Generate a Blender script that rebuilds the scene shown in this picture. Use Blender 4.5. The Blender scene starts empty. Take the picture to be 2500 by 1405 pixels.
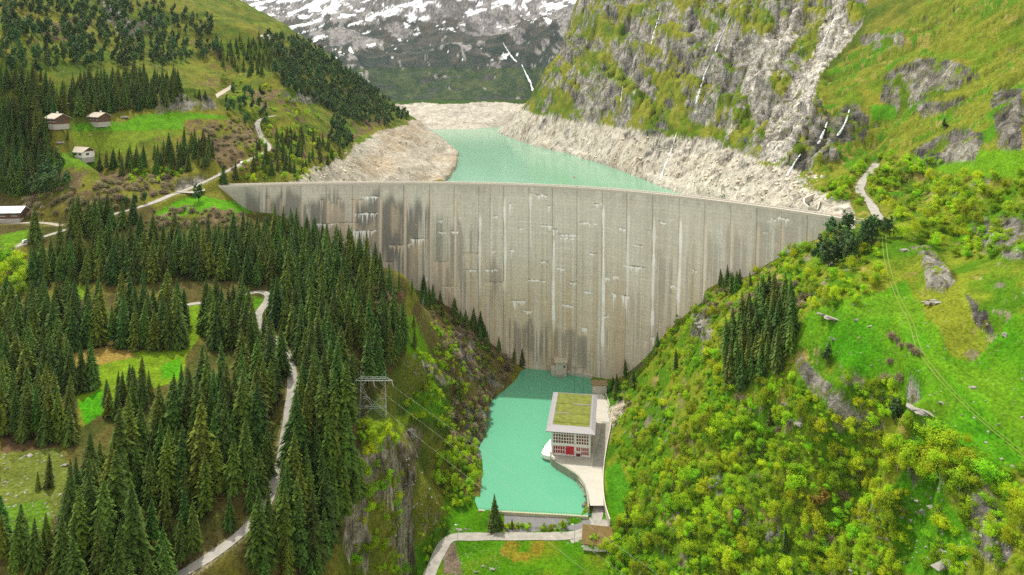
import bpy, math, random
import numpy as np
from mathutils import Vector

# ------------------------------------------------------------------ camera, world, sun
F, VH, H = 1700.0, 170.0, 211.0          # focal length in photo pixels, horizon row, camera height
C = bpy.context.scene.collection
SC = bpy.context.scene
cam = bpy.data.cameras.new('camera'); cam_o = bpy.data.objects.new('camera', cam); C.objects.link(cam_o)
cam_o.location = (0, 0, H); cam_o.rotation_euler = (math.radians(90), 0, 0)
cam.sensor_width = 36.0; cam.lens = F / 2500 * 36.0
cam.shift_y = -(702.5 - VH) / 2500
cam.clip_start = 1.0; cam.clip_end = 30000
SC.camera = cam_o
SUN_TO = Vector((-0.30, 0.42, 1.0)).normalized()
elev = math.asin(SUN_TO.z); azim = math.atan2(SUN_TO.x, SUN_TO.y)
world = bpy.data.worlds.new('World'); SC.world = world; world.use_nodes = True
wn = world.node_tree; bg = wn.nodes['Background']
sky = wn.nodes.new('ShaderNodeTexSky'); sky.sky_type = 'NISHITA'; sky.sun_disc = False
sky.sun_elevation = elev; sky.sun_rotation = azim; sky.air_density = 1.0; sky.dust_density = 5.0; sky.altitude = 1800
hsv = wn.nodes.new('ShaderNodeHueSaturation'); hsv.inputs['Saturation'].default_value = 0.12
wn.links.new(sky.outputs[0], hsv.inputs['Color']); wb = wn.nodes.new('ShaderNodeMix'); wb.data_type = 'RGBA'; wb.blend_type = 'MULTIPLY'; wb.inputs['Factor'].default_value = 1; wb.inputs['B'].default_value = (1.0, .965, .86, 1)
wn.links.new(hsv.outputs[0], wb.inputs['A']); wn.links.new(wb.outputs['Result'], bg.inputs[0])
bg.inputs[1].default_value = 0.15
sl = bpy.data.lights.new('sun', 'SUN'); sl.energy = 1.5; sl.angle = math.radians(1.0); sl.color = (1.0, 0.95, 0.86)
so = bpy.data.objects.new('sun', sl); C.objects.link(so); so.rotation_euler = (-SUN_TO).to_track_quat('-Z', 'Y').to_euler()
so.location = (0, 0, 600)
SC.view_settings.view_transform = 'Standard'; SC.view_settings.look = 'None'
SC.view_settings.exposure = 1.5; SC.view_settings.gamma = 1.0
SC.cycles.max_bounces = 6; SC.cycles.diffuse_bounces = 3; SC.cycles.transparent_max_bounces = 8
SC.cycles.volume_bounces = 0
SC.cycles.use_denoising = False; SC.cycles.use_adaptive_sampling = False

RNG = np.random.default_rng(7); random.seed(7)
ZC = 128.0                                # dam crest
ZW = 87.0                                 # reservoir level
def P(u, v, y): return ((u - 1250) * y / F, y, H - (v - VH) * y / F)
def PZ(u, v, z):
    y = F * (H - z) / (v - VH); return ((u - 1250) * y / F, y, z)
def proj(x, y, z): return 1250 + F * x / y, VH + F * (H - z) / y

# ------------------------------------------------------------------ numpy noise
def _h(ix, iy, iz, seed):
    n = (ix.astype(np.uint32) * np.uint32(374761393) + iy.astype(np.uint32) * np.uint32(668265263)
         + iz.astype(np.uint32) * np.uint32(2147483647 - 2246822) + np.uint32(seed * 144269 & 0xffffffff))
    n = (n ^ (n >> np.uint32(13))) * np.uint32(1274126177)
    n = (n ^ (n >> np.uint32(16))) * np.uint32(2246822519)
    return ((n ^ (n >> np.uint32(15))) & np.uint32(0xffffff)).astype(np.float32) / np.float32(0xffffff)
def vnoise(x, y, z, seed=0):
    x = np.asarray(x, np.float32); y = np.asarray(y, np.float32); z = np.asarray(z, np.float32) + 0 * x
    y = y + 0 * x
    fx, fy, fz = np.floor(x), np.floor(y), np.floor(z)
    ix, iy, iz = fx.astype(np.int32), fy.astype(np.int32), fz.astype(np.int32)
    tx, ty, tz = x - fx, y - fy, z - fz
    tx, ty, tz = [t * t * (3 - 2 * t) for t in (tx, ty, tz)]
    def L(a, b, t): return a + (b - a) * t
    r = []
    for dz in (0, 1):
        a = L(_h(ix, iy, iz + dz, seed), _h(ix + 1, iy, iz + dz, seed), tx)
        b = L(_h(ix, iy + 1, iz + dz, seed), _h(ix + 1, iy + 1, iz + dz, seed), tx)
        r.append(L(a, b, ty))
    return L(r[0], r[1], tz) * 2 - 1
def fbm(x, y, z, octs=4, seed=0, ridge=False, gain=0.5):
    a, s, tot = 1.0, 0.0, 0.0; f = 1.0
    for o in range(octs):
        n = vnoise(x * f + 17.3 * o, y * f - 9.1 * o, z * f + 4.7 * o, seed + o)
        if ridge: n = 1 - 2 * np.abs(n)
        s = s + a * n; tot += a; a *= gain; f *= 2.03
    return s / tot
def sstep(a, b, x):
    t = np.clip((x - a) / (b - a), 0, 1); return t * t * (3 - 2 * t)
def in_poly(u, v, poly):
    u = np.asarray(u); v = np.asarray(v); out = np.zeros(u.shape, bool)
    p = np.array(poly, float)
    bb = (u >= p[:, 0].min()) & (u <= p[:, 0].max()) & (v >= p[:, 1].min()) & (v <= p[:, 1].max())
    idx = np.nonzero(bb)
    uu, vv = u[idx], v[idx]; r = np.zeros(uu.shape, bool); j = len(p) - 1
    for i in range(len(p)):
        xi, yi = p[i]; xj, yj = p[j]
        c = ((yi > vv) != (yj > vv))
        with np.errstate(divide='ignore', invalid='ignore'):
            r ^= c & (uu < (xj - xi) * (vv - yi) / (yj - yi + 1e-12) + xi)
        j = i
    out[idx] = r; return out

# ------------------------------------------------------------------ dam shape
CREST = [(470, 459), (600, 455), (800, 451), (1000, 449.5), (1200, 452), (1400, 460), (1550, 471), (1700, 487), (1900, 513), (2075, 540), (2170, 556)]
_cu = np.linspace(470, 2170, 400)
_cv = np.interp(_cu, *np.array(CREST).T)
for _ in range(3):
    k = np.ones(41) / 41; e = np.pad(_cv, 20, mode='reflect', reflect_type='odd'); _cv = np.convolve(e, k, 'valid')
_cy = F * (H - ZC) / (_cv - VH); _cx = (_cu - 1250) * _cy / F
_tx, _ty = np.gradient(_cx), np.gradient(_cy); _tl = np.hypot(_tx, _ty)
_nx, _ny = _ty / _tl, -_tx / _tl                      # downstream normal
_arc = np.concatenate([[0], np.cumsum(np.hypot(np.diff(_cx), np.diff(_cy)))])
_bat = np.interp(_arc / _arc[-1], [0, .2, .42, .55, .68, .8, .9, 1], [12, 9, 3, 2, 7, 18, 26, 28])
def batter(z, a=None):
    t = np.clip((ZC - z) / ZC, 0, 1.05); return (np.interp(a, _arc, _bat) if a is not None else 1) * t ** 1.7
def dam_face(a, z):
    """point of the downstream face at arc length a and height z"""
    b = batter(z, a)
    return (np.interp(a, _arc, _cx) + np.interp(a, _arc, _nx) * b, np.interp(a, _arc, _cy) + np.interp(a, _arc, _ny) * b)
def face_at(u, v):
    """hit of a photo ray with the face"""
    best = None
    for z in np.linspace(ZC, -2, 300):
        x, y = dam_face(_arc, z); pu, pv = proj(x, y, z)
        i = np.argmin(np.abs(pu - u)); d = abs(pv[i] - v)
        if best is None or d < best[0]: best = (d, x[i], y[i], z)
    return best[1:]

# ------------------------------------------------------------------ terrain control points
CP = []
def cz(*pts):
    for u, v, z in pts: CP.append(PZ(u, v, z))
def cy(*pts):
    for u, v, y in pts: CP.append(P(u, v, y))
def cw(*pts): CP.extend(pts)
# roads as (u, v, z)
ROAD_UPPER = [(-60, 645, 108), (0, 618, 110), (70, 590, 113), (150, 565, 116.5), (255, 530, 121), (360, 500, 125), (430, 473, 127.6), (480, 461, 128)]
ROAD_HILL = [(430, 474, 127.6), (470, 458, 129.5), (530, 430, 134.5), (600, 395, 141), (655, 365, 147), (640, 338, 152.5), (628, 305, 163), (640, 290, 167.5), (672, 283, 169)]
ROAD_HIGH = [(520, 240, 186), (550, 222, 189.5), (580, 204, 195), (620, 192, 201), (672, 177, 208)]
ROAD_FOREST = [(440, 748, 93), (480, 741, 92.5), (560, 735, 92), (610, 716, 92), (640, 713, 92), (657, 722, 91), (648, 742, 89), (630, 770, 87), (640, 800, 84.5), (690, 850, 82), (709, 890, 80.5), (714, 930, 79), (704, 1020, 76), (690, 1110, 73), (665, 1195, 70), (630, 1260, 68), (570, 1318, 66), (505, 1365, 64.5), (430, 1410, 63)]
ROAD_SPUR = [(-40, 545, 118), (40, 545, 118), (110, 545, 118), (150, 552, 117)]
ROAD_RIGHT = [(2120, 547, 128), (2155, 547, 128.4), (2140, 525, 129.5), (2125, 497, 131), (2100, 468, 133.5), (2105, 445, 136), (2125, 420, 139), (2140, 400, 141.5)]
ROAD_VALLEY = [(1030, 1440, -4), (1052, 1395, -4), (1075, 1345, -3.6), (1100, 1314, -3.2), (1160, 1311, -3), (1280, 1310, -2.8), (1380, 1309, -2.6), (1425, 1300, -2), (1452, 1275, -0.8), (1462, 1235, 1), (1455, 1180, 2.6), (1462, 1120, 3), (1476, 1060, 3), (1480, 1030, 3)]
TRACK = [(2158, 575, 126), (2165, 640, 121), (2190, 720, 113.5), (2225, 790, 108), (2245, 855, 104), (2300, 930, 99.5), (2380, 1010, 95), (2450, 1070, 92), (2530, 1135, 89)]
for r in (ROAD_UPPER, ROAD_HILL, ROAD_HIGH, ROAD_FOREST, ROAD_RIGHT, ROAD_VALLEY, TRACK): cz(*r)
# basin banks (z about water)
LB = [(1310, 903), (1250, 937), (1196, 987), (1186, 1060), (1178, 1150), (1172, 1240)]
cz(*[(u, v, 0.3) for u, v in LB])
cw((15, 440, -5), (0, 410, -5), (10, 380, -5), (5, 350, -5), (30, 345, -5), (30, 455, -5), (10, 465, -5))
cz((1400, 1256, .5), (1200, 1250, .5), (1430, 1220, .8), (1200, 1290, -2.5), (1380, 1290, -2.4), (1150, 1280, -2), (1200, 1405, -4), (1350, 1405, -4), (1470, 1405, -4), (1300, 1350, -3.6), (1460, 1345, -3.6), (1480, 1390, -4), (1120, 1380, -3.6), (1090, 1405, -3.6))
cz((1380, 1118, 3), (1430, 1118, 3), (1385, 1135, 3), (1440, 1190, 2.5), (1475, 985, 3), (1500, 950, 4), (1520, 915, 6))
cw((30, 380, 3), (40, 400, 3), (45, 430, 3), (55, 440, 3.5))
# left wall of the gorge
cy((1150, 900, 432), (1050, 850, 398), (1100, 1000, 397), (1120, 1100, 372), (1060, 1150, 352), (1120, 1200, 345), (1060, 1230, 318), (1080, 1260, 322), (1130, 1255, 338))
cz((990, 800, 70), (1000, 690, 88), (970, 870, 64), (1030, 930, 50), (1010, 1060, 58), (1000, 1100, 50), (960, 1200, 38), (950, 1300, 22), (1000, 1300, 12), (935, 1400, 8), (1010, 1390, -1), (1040, 1340, 0), (985, 1405, 2), (910, 1000, 72), (930, 1100, 62), (880, 1150, 62), (800, 1200, 61), (900, 1250, 44), (880, 1350, 34), (750, 1400, 48), (600, 1400, 58), (300, 1400, 70), (0, 1400, 80), (0, 1200, 83), (0, 1050, 86), (200, 1000, 84), (400, 920, 85), (250, 870, 87), (100, 790, 91), (100, 700, 97), (350, 800, 89), (560, 850, 85), (300, 1150, 77), (450, 1250, 70), (300, 620, 107), (500, 600, 106), (560, 680, 96), (700, 600, 101), (800, 650, 95), (850, 640, 96), (930, 700, 88), (800, 900, 80), (850, 800, 82))
cz((550, 512, 119), (520, 490, 123), (420, 520, 119), (20, 540, 118.5), (0, 580, 114.5))
for u, v in ((600, 515), (740, 560), (850, 620), (950, 680), (1040, 720), (1130, 775), (1230, 865), (1300, 905), (2075, 552), (1950, 605), (1850, 668), (1760, 712), (1640, 800), (1560, 890), (1530, 912)):
    CP.append(face_at(u, v))
# left mountain side
cy((0, 470, 440), (200, 440, 480), (100, 400, 478), (195, 385, 468), (300, 400, 488), (400, 400, 500), (240, 303, 515), (170, 330, 500), (400, 285, 550), (530, 287, 572), (350, 320, 530), (140, 306, 485), (450, 248, 585), (0, 300, 440), (0, 150, 520), (0, 0, 650), (0, -150, 820), (250, 150, 640), (250, 0, 850), (450, 180, 720), (400, 80, 850), (648, 95, 900), (520, 0, 1080), (420, -100, 1180), (700, 62, 1140), (800, 132, 1170), (900, 212, 1170), (1000, 284, 1145), (700, 250, 760), (800, 300, 775), (700, 180, 900), (800, 200, 1000), (550, 360, 540), (500, 400, 505), (750, 380, 600), (700, 420, 540), (900, 290, 960), (300, 220, 590))
cz((722, 440, 128), (860, 350, 128), (930, 319, 128), (1000, 294, 128), (1120, 376, 87), (1092, 446, 87), (1080, 345, 87), (1036, 319, 87), (1000, 420, 102), (900, 400, 111), (800, 440, 116))
cw((-480, 1450, 240), (-360, 1450, 160), (-285, 1420, 105), (-240, 1450, 95), (-600, 1700, 260), (-300, 1650, 140))
cw((0, 900, 55), (-20, 1200, 65), (-90, 1400, 65), (80, 850, 55), (60, 1000, 55), (0, 650, 40), (-50, 560, 45), (80, 560, 50), (100, 700, 55), (-60, 750, 62))
# far mountains
cz((1036, 316, 87), (1130, 316, 87), (1225, 317, 87), (990, 257, 128), (1130, 257, 128), (1270, 259, 128))
cw((20, 1450, 84), (60, 1480, 90), (200, 1750, 112), (90, 1640, 122))
cy((1100, 150, 2150), (1100, 0, 2700), (1250, 200, 1860), (900, 150, 2150), (900, 0, 2850), (1380, 0, 2500), (1300, 130, 2100), (620, 0, 3600), (700, 60, 3000), (800, 130, 2400), (1100, -300, 3600), (700, -300, 4600), (1500, -300, 3400), (1000, 220, 1800), (1150, 225, 1760), (1280, 240, 1720))
cw((0, 5200, 1700), (-2000, 5000, 1700), (2000, 5000, 1700))
# right mountain
cz((1270, 276, 128), (1400, 298, 128), (1500, 315, 128), (1600, 335, 128), (1700, 346, 128), (1830, 378, 128), (1990, 432, 128))
cz((1225, 325, 87), (1300, 356, 87), (1450, 396, 87), (1550, 431, 87), (1680, 479, 87))
cy((1350, 180, 1390), (1400, 60, 1440), (1422, 0, 1470), (1440, -80, 1550), (1500, 150, 1150), (1500, 0, 1300), (1700, 200, 900), (1700, 0, 1080), (1900, 300, 680), (1900, 150, 800), (1900, 0, 930), (2050, 300, 600), (2050, 150, 720), (2050, 0, 850), (2200, 300, 540), (2200, 150, 640), (2200, 0, 760), (2400, 200, 500), (2400, 0, 620), (2500, 100, 520), (2500, 0, 570), (2500, -150, 700), (2000, -150, 1100), (1700, -150, 1350), (1300, 250, 1370), (1600, 120, 1050), (1800, 100, 900))
cw((230, 1800, 120), (330, 1700, 250), (500, 1700, 480), (800, 2200, 700), (-1500, 2500, 700), (-1000, 1800, 480), (-1100, 1200, 560), (1300, 1300, 800), (900, 900, 620), (800, 600, 480))
cy((2300, 400, 440), (2500, 370, 370), (2400, 300, 430), (2250, 480, 420), (2400, 550, 350), (2500, 600, 300), (2300, 650, 320), (2500, 750, 260), (2170, 370, 560), (2000, 400, 560), (2080, 400, 540))
cz((2050, 780, 103), (1960, 800, 95), (2100, 700, 114), (2350, 850, 106), (2400, 920, 101), (2500, 900, 106), (1955, 890, 88), (1975, 965, 75), (2080, 1010, 76), (2060, 940, 85), (2200, 1010, 90), (2200, 1110, 72), (2400, 1150, 88), (2100, 1300, 46), (2100, 1180, 56), (1800, 1000, 55), (1900, 1100, 50), (1800, 1200, 38), (1800, 1400, 18), (1650, 1100, 33), (1600, 1250, 15), (1550, 1400, 1), (1505, 1300, -1), (1545, 1000, 14), (1500, 1060, 5), (1495, 1180, 5), (1750, 800, 73), (1700, 900, 55), (1850, 730, 90), (1950, 690, 101), (2050, 600, 117))
cy((2400, 1400, 192), (2500, 1400, 183), (2500, 1250, 196), (2350, 1300, 208), (2300, 1180, 222), (2250, 1300, 226), (2200, 1400, 222))
cy((1750, 480, 600), (1850, 480, 545), (1990, 490, 455), (2050, 512, 420), (1950, 470, 500), (1700, 400, 760))
CP = np.array(CP, float)
_k = np.round(np.stack([CP[:, 0] / CP[:, 1] * 300, np.log(CP[:, 1]) * 300], 1)).astype(int)
_, _i = np.unique(_k, axis=0, return_index=True); CP = CP[np.sort(_i)]
# ------------------------------------------------------------------ height field on a fan shaped grid
NS, NY = 1500, 900
S0, S1, Y0, Y1 = -1.12, 1.12, 125.0, 5200.0
sg = np.linspace(S0, S1, NS); lg = np.linspace(math.log(Y0), math.log(Y1), NY); yg = np.exp(lg)
cs, cl = CP[:, 0] / CP[:, 1], np.log(CP[:, 1]); MQ = 0.02
A = np.sqrt((cs[:, None] - cs) ** 2 + (cl[:, None] - cl) ** 2 + MQ * MQ)
n = len(CP); M = np.zeros((n + 3, n + 3)); M[:n, :n] = A - np.eye(n) * 0.0015
M[:n, n:] = np.stack([np.ones(n), cs, cl], 1); M[n:, :n] = M[:n, n:].T
W = np.linalg.solve(M, np.concatenate([CP[:, 2], [0, 0, 0]]))
Z = np.zeros((NY, NS))
for j in range(NY):
    Z[j] = (np.sqrt((sg[:, None] - cs) ** 2 + (lg[j] - cl) ** 2 + MQ * MQ) @ W[:n]) + W[n] + W[n + 1] * sg + W[n + 2] * lg[j]
X = sg[None, :] * yg[:, None]; Y = np.repeat(yg[:, None], NS, 1)
Z = np.maximum(Z, -9)
ZB = Z.copy()
U0, V0 = 1250 + F * X / Y, VH + F * (H - Z) / Y

def dens_poly(pts, step=1.0):
    p = np.array(pts, float); d = np.concatenate([[0], np.cumsum(np.linalg.norm(np.diff(p, axis=0), axis=1))])
    # catmull-rom through the points
    out = []
    for i in range(len(p) - 1):
        p0, p1, p2, p3 = p[max(i - 1, 0)], p[i], p[i + 1], p[min(i + 2, len(p) - 1)]
        m = max(2, int((d[i + 1] - d[i]) / step))
        for t in np.arange(m) / m:
            out.append(0.5 * ((2 * p1) + (-p0 + p2) * t + (2 * p0 - 5 * p1 + 4 * p2 - p3) * t * t + (-p0 + 3 * p1 - 3 * p2 + p3) * t ** 3))
    out.append(p[-1]); return np.array(out)
def smooth_line(p, k):
    if k < 2 or len(p) < 2 * k: return p
    q = p.copy(); ker = np.ones(2 * k + 1) / (2 * k + 1)
    for c in range(3):
        e = np.pad(p[:, c], k, mode='reflect', reflect_type='odd'); q[:, c] = np.convolve(e, ker, 'valid')
    return q
ROADS = {}
for nm, r, w in (('upper', ROAD_UPPER, 2.6), ('hill', ROAD_HILL, 2.2), ('high', ROAD_HIGH, 3.0), ('forest', ROAD_FOREST, 2.0), ('right', ROAD_RIGHT, 2.7), ('valley', ROAD_VALLEY, 2.6), ('track', TRACK, 1.5), ('spur', ROAD_SPUR, 2.0)):
    ROADS[nm] = (smooth_line(dens_poly([PZ(*q) for q in r]), 3), w)

# land-form noise, rough where rock
def dirnoise(d, perp, along, octs, seed, ridge=True):
    d = np.array(d, float); d /= np.linalg.norm(d)
    a = np.cross(d, (0, 0, 1)); a /= np.linalg.norm(a); b = np.cross(a, d)
    q = [X * v[0] + Y * v[1] + Z * v[2] for v in (d, a, b)]
    return fbm(q[0] / along, q[1] / perp, q[2] / perp, octs, seed, ridge)
U, V = 1250 + F * X / Y, VH + F * (H - Z) / Y
WB1 = fbm(X / 60, Y / 60, Z / 60, 3, 11); WB2 = fbm(X / 60, Y / 60, Z / 60, 3, 12)
def soft_region(poly, amp=14, fine=5):
    du = WB1 * amp * 2 + fbm(X / (9 + Y * .012), Y / (9 + Y * .012), Z / 14, 3, 31) * fine * 2
    dv = WB2 * amp + fbm(X / (9 + Y * .012), Y / (9 + Y * .012), Z / 14, 3, 37) * fine * 2
    return in_poly(U0 + du, V0 + dv, poly)
farm = sstep(1560, 1720, Y)                # beyond the reservoir
POLY_CLIFF = [(1280, 280), (1340, 170), (1400, 0), (1420, -60), (2120, -60), (2110, 60), (2060, 120), (2000, 180), (2010, 330), (2060, 420), (2010, 445), (1850, 385), (1700, 350), (1500, 318), (1400, 300)]
POLY_BANK_R = [(1215, 335), (1268, 272), (1330, 285), (1400, 296), (1470, 318), (1540, 322), (1640, 325), (1650, 345), (1700, 340), (1780, 350), (1800, 380), (1900, 385), (2030, 420), (2075, 465), (2090, 560), (1600, 500)]
POLY_BANK_L = [(700, 450), (740, 425), (800, 405), (850, 375), (865, 350), (930, 318), (1000, 290), (1060, 310), (1150, 380), (1100, 470), (700, 470)]
POLY_CLIFF_L = [(945, 1330), (950, 1230), (945, 1130), (970, 1080), (1000, 1040), (1025, 1050), (1015, 1130), (1010, 1230), (1000, 1300), (985, 1330)]
near = Y < 1480
m_cliff = soft_region(POLY_CLIFF, 10) & near
m_bankr = soft_region(POLY_BANK_R, 8, 3) & (Z < ZC + 6) & (Y < 1650) & (X > -60)
m_bankl = soft_region(POLY_BANK_L, 6, 3) & (Y > 505) & (Z < ZC + 5)
m_bankf = (Y > 1380) & (X < 40) & (Y < 1900) & (Z < ZC + 2 + 6 * WB1) & (X < 700)
m_gorge = in_poly(U0 + WB1 * 20, V0 + WB2 * 20, POLY_CLIFF_L) & (Y < 400)
def blur(m, k):
    m = m.astype(np.float32)
    for ax in (0, 1):
        p = np.pad(m, [(k, k) if a == ax else (0, 0) for a in (0, 1)], mode='edge')
        c = np.cumsum(p, axis=ax); c = np.insert(c, 0, 0, axis=ax)
        m = (np.take(c, range(2 * k + 1, c.shape[ax]), axis=ax) - np.take(c, range(0, c.shape[ax] - 2 * k - 1), axis=ax)) / (2 * k + 1)
    return m
rough = np.clip(blur(m_cliff, 8) + 0.30 * blur(m_bankr, 6) + 0.15 * blur(m_bankl, 6) + 0.6 * blur(m_gorge, 4), 0, 1.2)
# scattered crags on the right-hand slopes
CRAGS = [[(1970, 300), (2030, 280), (2080, 255), (2120, 290), (2110, 340), (2050, 345), (2000, 370), (1960, 350)], [(1900, 390), (1960, 370), (1990, 390), (1940, 440), (1900, 430)],[(2150, 190), (2230, 150), (2330, 150), (2390, 180), (2330, 220), (2200, 270), (2150, 250)], [(2240, 260), (2350, 240), (2340, 265), (2250, 285)],
         [(1940, 890), (1960, 870), (2000, 920), (2060, 960), (2080, 1000), (2160, 1040), (2150, 1060), (2060, 1020), (2000, 990)],
         [(2240, 620), (2270, 610), (2330, 690), (2300, 720), (2260, 710)], [(2230, 370), (2330, 310), (2400, 330), (2380, 390), (2260, 400)],
         [(2360, 560), (2440, 520), (2500, 540), (2500, 640), (2400, 620)], [(1690, 770), (1735, 760), (1730, 830), (1685, 820)], [(1720, 1170), (1760, 1160), (1760, 1210), (1720, 1210)],
         [(2420, 230), (2500, 220), (2500, 370), (2440, 360)], [(2200, 1120), (2250, 1090), (2270, 1160), (2230, 1180)], [(2360, 1210), (2420, 1200), (2480, 1340), (2440, 1400), (2380, 1320)],
         [(2100, 90), (2200, 80), (2210, 110), (2130, 120)], [(1870, 1280), (1900, 1270), (1910, 1310), (1870, 1320)], [(2350, 720), (2400, 760), (2420, 820), (2380, 800)],
         [(370, 245), (440, 236), (510, 240), (530, 270), (380, 275)], [(245, 0), (300, 0), (340, 80), (300, 110), (260, 40)], [(330, 60), (400, 30), (390, 70), (340, 85)],
         [(425, 445), (500, 430), (490, 458), (430, 470)], [(1105, 830), (1150, 800), (1180, 880), (1230, 950), (1150, 930), (1110, 880)], [(1000, 860), (1030, 870), (1100, 920), (1090, 945), (1030, 900)], [(690, 230), (780, 225), (780, 255), (700, 250)],
         [(1180, 1000), (1130, 990), (1140, 1120), (1180, 1160)]]
m_crag = np.zeros(Z.shape, bool)
for c in CRAGS: m_crag |= soft_region(c, 7, 5) & (Y < 1200)
rough = np.clip(rough + 0.5 * blur(m_crag, 3), 0, 1.3)
nslab = dirnoise((-181, -230, -187), 26, 170, 5, 3)
nledge = dirnoise((92, -550, -130), 38, 260, 5, 21)
soft = fbm(X / 42, Y / 42, 0 * X, 4, 41)
big = fbm(X / 300, Y / 300, 0 * X, 4, 43, True)
ridf = fbm((X + .35 * Y) / 420, (Y - .35 * X) / 900, 0 * X, 6, 47, True, 0.55)
scale_y = np.clip(Y / 700, .35, 1.6)
DZ = soft * (1.2 + 2.2 * np.clip((Y - 450) / 600, 0, 1)) + fbm(X / 9, Y / 9, 0 * X, 3, 51) * .7 * scale_y
DZ = DZ + rough * (nslab * 13 + nledge * 12) * np.clip(scale_y, .25, 1.3) * 1.15
DZ = DZ + farm * (ridf * 75 - 20) * np.clip((Z - 128) / 120, 0, 1) + farm * fbm(X / 70, Y / 110, 0 * X, 4, 53, True) * 10 * np.clip((Z - 120) / 40, 0, 1)
# hummocky alpine slopes
hum = (1 - farm) * sstep(470, 600, Y) * (1 - np.clip(rough, 0, 1))
DZ = DZ + hum * (fbm(X / 28, Y / 40, 0 * X, 4, 57, True) * 3.2)
hr = (X > 110) & (Y < 520)
DZ = DZ + hr * (fbm((X + .6 * Y) / 26, (Y - .6 * X) / 60, 0 * X, 4, 59, True) * 1.0)
ustr = (X > 120) & (Y > 380) & (Y < 1100)
nstr = dirnoise((115, -60, 88), 11, 95, 5, 61)
DZ = DZ + ustr * (1 - np.clip(rough, 0, 1)) * (nstr * 6.5 + fbm(X / 55, Y / 55, 0 * X, 4, 63, True) * 4.0) * sstep(380, 470, Y)
DZ = DZ * np.clip((np.abs(Z - ZW) + 1.0) / 7, .25, 1) * np.where((Z < 12) & (Y < 480), .3, 1)
Z = Z + DZ
PYL = P(911, 1000, 284); dpy = np.hypot(X - PYL[0], Y - PYL[1] + 3); kp = 1 - sstep(7, 17, dpy); Z = Z * (1 - kp) + 69.5 * kp
# corridors of the roads, terraces of basin, yard and meadow
def near_line(line, rad):
    """smallest distance to a line and the line height there"""
    D = np.full(Z.shape, 1e9); ZZ = np.zeros(Z.shape)
    for q in line[::2]:
        r = rad + 1
        j0, j1 = np.searchsorted(yg, q[1] - r), np.searchsorted(yg, q[1] + r)
        j0 = max(j0 - 1, 0); j1 = min(j1 + 1, NY)
        sc_ = q[0] / q[1]; ds = r / max(q[1] - r, 50) * 1.6
        i0, i1 = max(np.searchsorted(sg, sc_ - ds) - 1, 0), min(np.searchsorted(sg, sc_ + ds) + 1, NS)
        if i0 >= i1 or j0 >= j1: continue
        d = np.hypot(X[j0:j1, i0:i1] - q[0], Y[j0:j1, i0:i1] - q[1])
        sub = D[j0:j1, i0:i1]; m = d < sub; sub[m] = d[m]; ZZ[j0:j1, i0:i1][m] = q[2]
    return D, ZZ
ROADD = np.full(Z.shape, 1e9)
for nm, (ln, w) in ROADS.items():
    ext = 6.0 if nm != 'hill' else 8.0
    D, ZZ = near_line(ln, w + ext + 2)
    k = 1 - sstep(w + .8, w + ext, D); Z = Z * (1 - k) + (ZZ - .12) * k
    if nm != 'track': ROADD = np.minimum(ROADD, D - w)
BASIN = [PZ(u, v, 0)[:2] for u, v in LB + [(1172, 1247), (1300, 1254), (1418, 1259), (1428, 1240), (1432, 1205), (1405, 1170), (1370, 1148), (1345, 1128), (1340, 1105), (1352, 1060), (1358, 1000), (1385, 968), (1440, 948), (1444, 925), (1400, 912), (1345, 898), (1325, 860)]]
bm_ = in_poly(X, Y, BASIN); kb = blur(bm_, 2)
Z = np.where(bm_, np.minimum(Z, -1.2), Z); Z = np.where(bm_ & (kb > .8), np.minimum(Z, -3), Z)
YARD = [PZ(u, v, 3)[:2] for u, v in [(1352, 1104), (1350, 1122), (1375, 1138), (1405, 1160), (1430, 1195), (1440, 1215), (1475, 1215), (1470, 1150), (1490, 1040), (1486, 985), (1470, 960), (1400, 960), (1362, 980)]]
ky = blur(in_poly(X, Y, YARD), 2); Z = Z * (1 - ky) + 2.85 * ky
kb2 = kb * (1 - bm_)
LAKE = [PZ(u, v, ZW)[:2] for u, v in [(1036, 317), (1050, 328), (1080, 345), (1120, 376), (1112, 410), (1092, 446), (1085, 470)]] + [(-90, 640), (-60, 520), (60, 500), (150, 460), (170, 520)] + [PZ(u, v, ZW)[:2] for u, v in [(1750, 510), (1680, 480), (1600, 450), (1550, 431), (1450, 396), (1380, 376), (1300, 356), (1255, 342), (1222, 326), (1215, 317)]]
LAKE = np.array(LAKE); lkw = in_poly(X + 6 * WB1 + 4 * WB2, Y + 14 * WB2, LAKE); lkb = blur(lkw, 4)
behind = np.interp(np.clip(X, _cx.min(), _cx.max()), _cx, _cy) + 10 < Y
Z = np.where(lkw & behind, np.minimum(Z, ZW - 1 - 6 * lkb), Z)
zone = (Y > 560) & (Y < 1620) & ~lkw & (X < 330) & (X > -330) & (Y < 1425)
Z = np.where(zone, np.maximum(Z, ZW + .3 + 6 * (1 - lkb) + .8 * soft), Z)
rb = LAKE[-10:]; db = np.full(Z.shape, 1e9)
for (xa, ya), (xb_, yb_) in zip(rb[:-1], rb[1:]):
    ex, ey = xb_ - xa, yb_ - ya; t = np.clip(((X - xa) * ex + (Y - ya) * ey) / (ex * ex + ey * ey), 0, 1); db = np.minimum(db, np.hypot(X - xa - t * ex, Y - ya - t * ey))
cap = ZW + .5 + np.minimum(db, 40) * 1.02 + np.clip(db - 40, 0, 400) * 1.9 + np.clip(db / 20, 0, 1) * (4 * nslab + 4 * nledge)
Z = np.where((Y > 560) & ~lkw & (db < 160) & (Y < 1500) & (X > -40), np.minimum(Z, np.maximum(cap, ZW + .3)), Z)
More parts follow.
